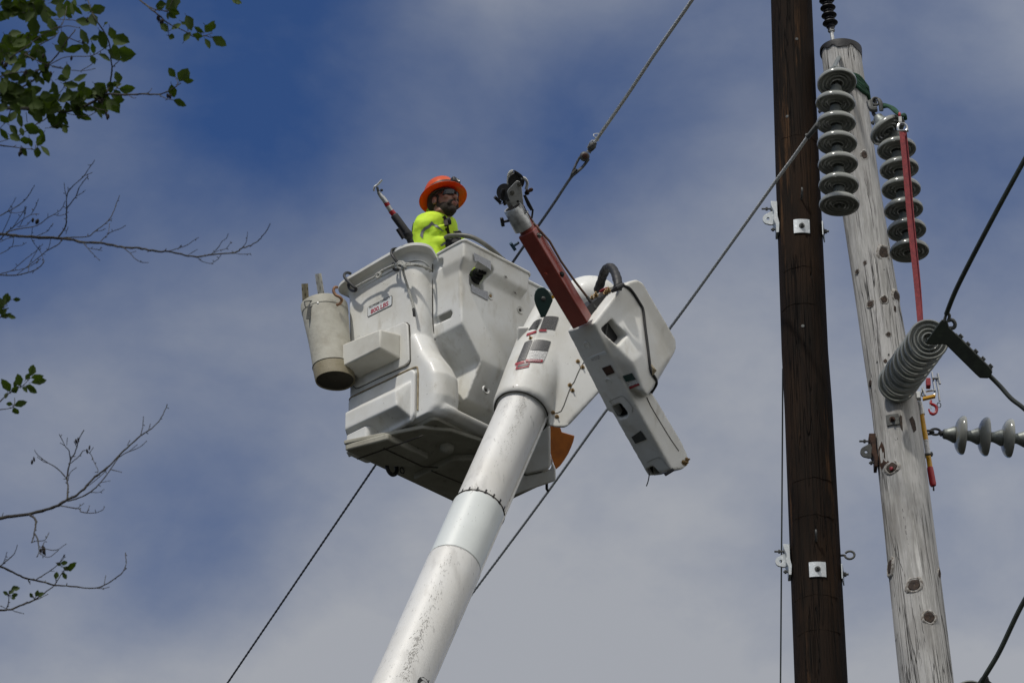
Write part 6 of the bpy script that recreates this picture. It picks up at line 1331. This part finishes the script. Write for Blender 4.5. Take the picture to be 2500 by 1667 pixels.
# top leafy cluster (zoom 10)
b=Br(z10,TD-.3); b.root((-10,1030),-1.2,.0052)
b.line([(-10,1030),(200,1035),(420,1055),(560,1068),(700,1058),(850,1000),(950,940),(1020,900),(1200,908),(1350,902),(1515,905),(1600,880),(1680,835),(1725,800)],.0058,.0013)
for pts,r in (([(1515,905),(1590,945),(1655,957)],.0014),([(1390,900),(1430,880),(1452,850)],.0011),([(1230,912),(1270,938),(1300,940)],.0011),([(1690,830),(1700,790),(1680,745)],.0011),([(1020,890),(1050,800),(1068,700),(1070,630),(1060,540),(1050,440),(1010,330),(950,240),(890,140),(850,30),(830,-20)],.0028),([(1070,650),(1130,590),(1150,540)],.0014),
 ([(-10,890),(150,865),(260,810),(330,760),(430,640),(520,560),(650,380),(720,290)],.0032),([(300,700),(430,650),(530,590),(650,545),(860,540),(960,490),(1050,430)],.0018),([(500,640),(600,660),(700,675),(800,680),(910,660)],.0014),([(780,675),(860,630),(930,570)],.0012),([(650,360),(720,390),(800,425)],.0018),([(240,520),(330,570),(420,610),(600,655)],.002),([(230,530),(400,420),(520,355),(560,300)],.0022),([(90,560),(250,450),(380,350),(500,285),(640,250),(760,270)],.002),([(530,270),(590,240),(620,160),(640,60)],.0018),([(520,185),(620,190),(740,200)],.0013),
 ([(-10,740),(120,700),(260,690),(400,660)],.002),([(60,830),(200,780),(330,770)],.0018),([(560,1068),(650,1090),(760,1110),(850,1110),(920,1070)],.0016),([(700,1058),(640,980),(500,940),(380,930)],.0016),([(850,1000),(920,1040),(1010,1055)],.0014),([(-10,1390),(100,1405),(220,1420),(340,1435)],.0022),([(340,1420),(350,1380),(400,1320)],.0012),([(480,1100),(420,1150),(340,1195),(260,1250),(170,1300),(60,1340),(-10,1360)],.0019),([(430,1230),(520,1215),(570,1170)],.0012),([(250,1080),(260,1170)],.0011),([(-10,940),(200,935),(400,940)],.0018),([(700,1000),(700,920),(760,870)],.0013),([(1040,1055),(1020,1090)],.001),([(1100,870),(1140,810)],.0012),([(500,920),(600,860),(640,700)],.0013),([(100,1060),(60,1160),(0,1230)],.0014)): b.line(pts,r,max(.001,r*.5))
LV=[(860,120,30,150),(880,130,-80,140),(720,200,-15,150),(590,300,-75,185,.55),(470,170,-70,160,.5),(330,160,-95,190,.6),(200,60,-60,130),(60,20,-40,170,.5),(10,60,-30,120,.45),(0,130,-20,110,.4),(240,0,-85,90,.5),(1000,240,60,40),(1050,260,-75,130,.6),(950,290,-60,180,.5),(1080,350,-35,170,.7),(1130,480,-20,200,.7),(1030,480,-25,150,.6),(860,380,15,110,.5),(770,280,-65,160,.45),(810,410,-80,110,.6),(880,410,-70,110,.45),(610,490,10,190,.4),(520,430,-35,110,.5),(870,530,-70,90,.6),(940,520,-20,130,.4),(1140,570,-5,90,.5),(1140,800,95,115,.62),(1140,850,-10,150,.55),(900,800,-40,170,.7),(740,870,40,120,.5),(800,830,-55,120),(640,615,-80,150,.65),(550,760,20,110,.6),(700,770,10,150,.40),(440,640,-80,160,.6),(370,310,-15,180,.35),(40,330,-60,190,.9),(150,370,0,170,.45),(230,350,20,80),(100,470,10,180,.5),(20,400,-90,160,.8),(170,560,-60,110,.7),(40,590,0,140,.6),(100,700,30,130),(220,690,-20,110,.7),(30,870,15,200,.6),(150,830,-50,130,.6),(300,830,-70,150,.5),(380,930,20,110,.7),(500,780,-65,150,.45),(600,800,-20,150,.5),(640,840,-70,90,.6),(720,970,50,150,.5),(1010,900,130,140,.5),(1020,960,-40,160,.8),(1060,900,-20,130,.7),(1070,1000,-60,110,.5),(920,1040,-50,110,.4),(760,1060,-50,150,.6),(740,1100,-70,50),(560,1100,-95,130,.8),(590,1110,-60,110,.45),(550,1215,10,110,.4),(600,1210,-50,90,.6),(520,1210,-20,60),(160,1060,-120,140,.55),(170,1090,-60,130,.45),(0,1100,-50,110,.6),(230,1200,-20,170,.6),(0,1230,-50,130,.5),(90,1200,-40,120,.5),(380,1230,-60,80),(420,1270,-120,150,.55),(90,1290,-30,120),(190,1340,0,120,.6),(280,1320,-80,90,.5),(360,1410,-100,100,.7),(390,1400,-40,140,.35),(210,1420,-45,90,.6),(1660,960,-15,125,.5),(1640,810,-80,125,.62),(1680,740,130,110,.6),(1715,780,65,140,.8),(1750,770,-5,100,.5),(30,900,-20,130),(140,960,-10,180,.6),(0,970,10,200,.5),(230,980,-10,180,.6),(400,990,0,180,.6),(560,970,20,160,.6),(700,1000,30,150,.55),(820,950,45,130,.6),(440,60,-80,170,.7),(560,20,-70,150,.6),(640,0,-85,170,.6),(720,-20,-95,180,.4),(760,60,-20,130,.6),(480,30,10,150,.5),(330,60,-30,160,.7),(640,140,-30,60),(300,0,-60,140,.7),(700,40,-60,130,.4),(500,220,-60,90),(420,10,-120,140,.7),(120,90,20,90,.5),(600,80,-95,110,.7),(480,1180,-30,90,.6),(200,1220,-80,90,.5),(660,930,-30,120,.6),(380,730,-70,90,.5),(520,830,-120,80,.5),(900,880,-60,110,.6),(1000,330,-95,120,.6),(1090,420,-80,120,.6),(980,1000,-90,100,.7)]
for a in LV: b.leaf(*a)
for i in range(110):
    x=rnd.uniform(-20,520)*(rnd.random()**.35); y=rnd.choice((rnd.uniform(320,640),rnd.uniform(680,1060),rnd.uniform(-30,130)))
    b.leaf(x,y,rnd.uniform(-150,40),rnd.uniform(80,150),rnd.uniform(.4,.7))
for i in range(45):
    x=rnd.uniform(250,1100); b.leaf(x,1040-((x-500)/600)**2*120*(x>500)+rnd.uniform(-150,40),rnd.uniform(-150,60),rnd.uniform(90,160),rnd.uniform(.45,.7))
for c in ((430,540,1),(705,560,1),(505,690,1),(820,400,2),(40,600,4),(250,690,2),(1020,1090,3),(185,1440,3),(680,885,1),(1620,910,3),(960,950,3),(830,155,2)): b.cone(*c)
b.done()
b=Br(z10,TD-.2); a=b.pt(1310,-20); t=V((tb.x,tb.y,a.z-.3)); b.mb.tube(smoothpts([t,a.lerp(t,.5)+V((0,0,.75)),a+V((-.25,0,.30)),a],6),[.010-.0004*i for i in range(19)],8)
b.line([(1310,-20),(1380,35),(1450,95),(1520,150),(1600,220),(1680,260),(1770,300),(1850,350),(1960,345),(2030,365)],.0028,.0012)
for pts,r in (([(1400,50),(1480,90),(1560,105),(1600,110),(1640,30),(1660,-20)],.0016),([(1600,230),(1612,290),(1612,340)],.0012),([(1800,300),(1790,250),(1740,215)],.0011),([(1960,345),(2030,320)],.001),([(1930,330),(1870,280)],.001)): b.line(pts,r,.001)
for a in ((1540,0,-85,100,.8),(1620,-40,-60,170,.9),(1700,-40,-100,130,.6),(1510,60,20,80),(1630,90,-25,100,.6),(1600,120,-70,70,.4),(1610,120,-40,100,.5),(1530,225,-35,110,.55),(1640,285,35,110,.45),(1612,345,-20,60,.9),(1780,150,-60,150,.55),(1760,400,55,110,.6),(1840,330,-15,100,.6),(1860,260,-30,100,.5),(1880,350,-70,50),(1960,240,-50,90,.8),(1960,310,40,140,.5),(2030,290,60,70,.5),(1960,370,-60,110,.5),(2030,355,-30,160,.55),(1735,210,-40,50)): b.leaf(*a)
b.cone(1530,175,4); b.done()
b=Br(z10,TD-.2); a=b.pt(2240,-40); b2=b.pt(1660,-60); b.mb.tube(smoothpts([b2,b2.lerp(a,.5)+V((0,0,.05)),a],5),.0018,6); b.leaf(2220,-10,-40,110,.5); b.leaf(2240,-30,-65,90,.6); b.leaf(2060,-30,-80,36,.5); b.done()
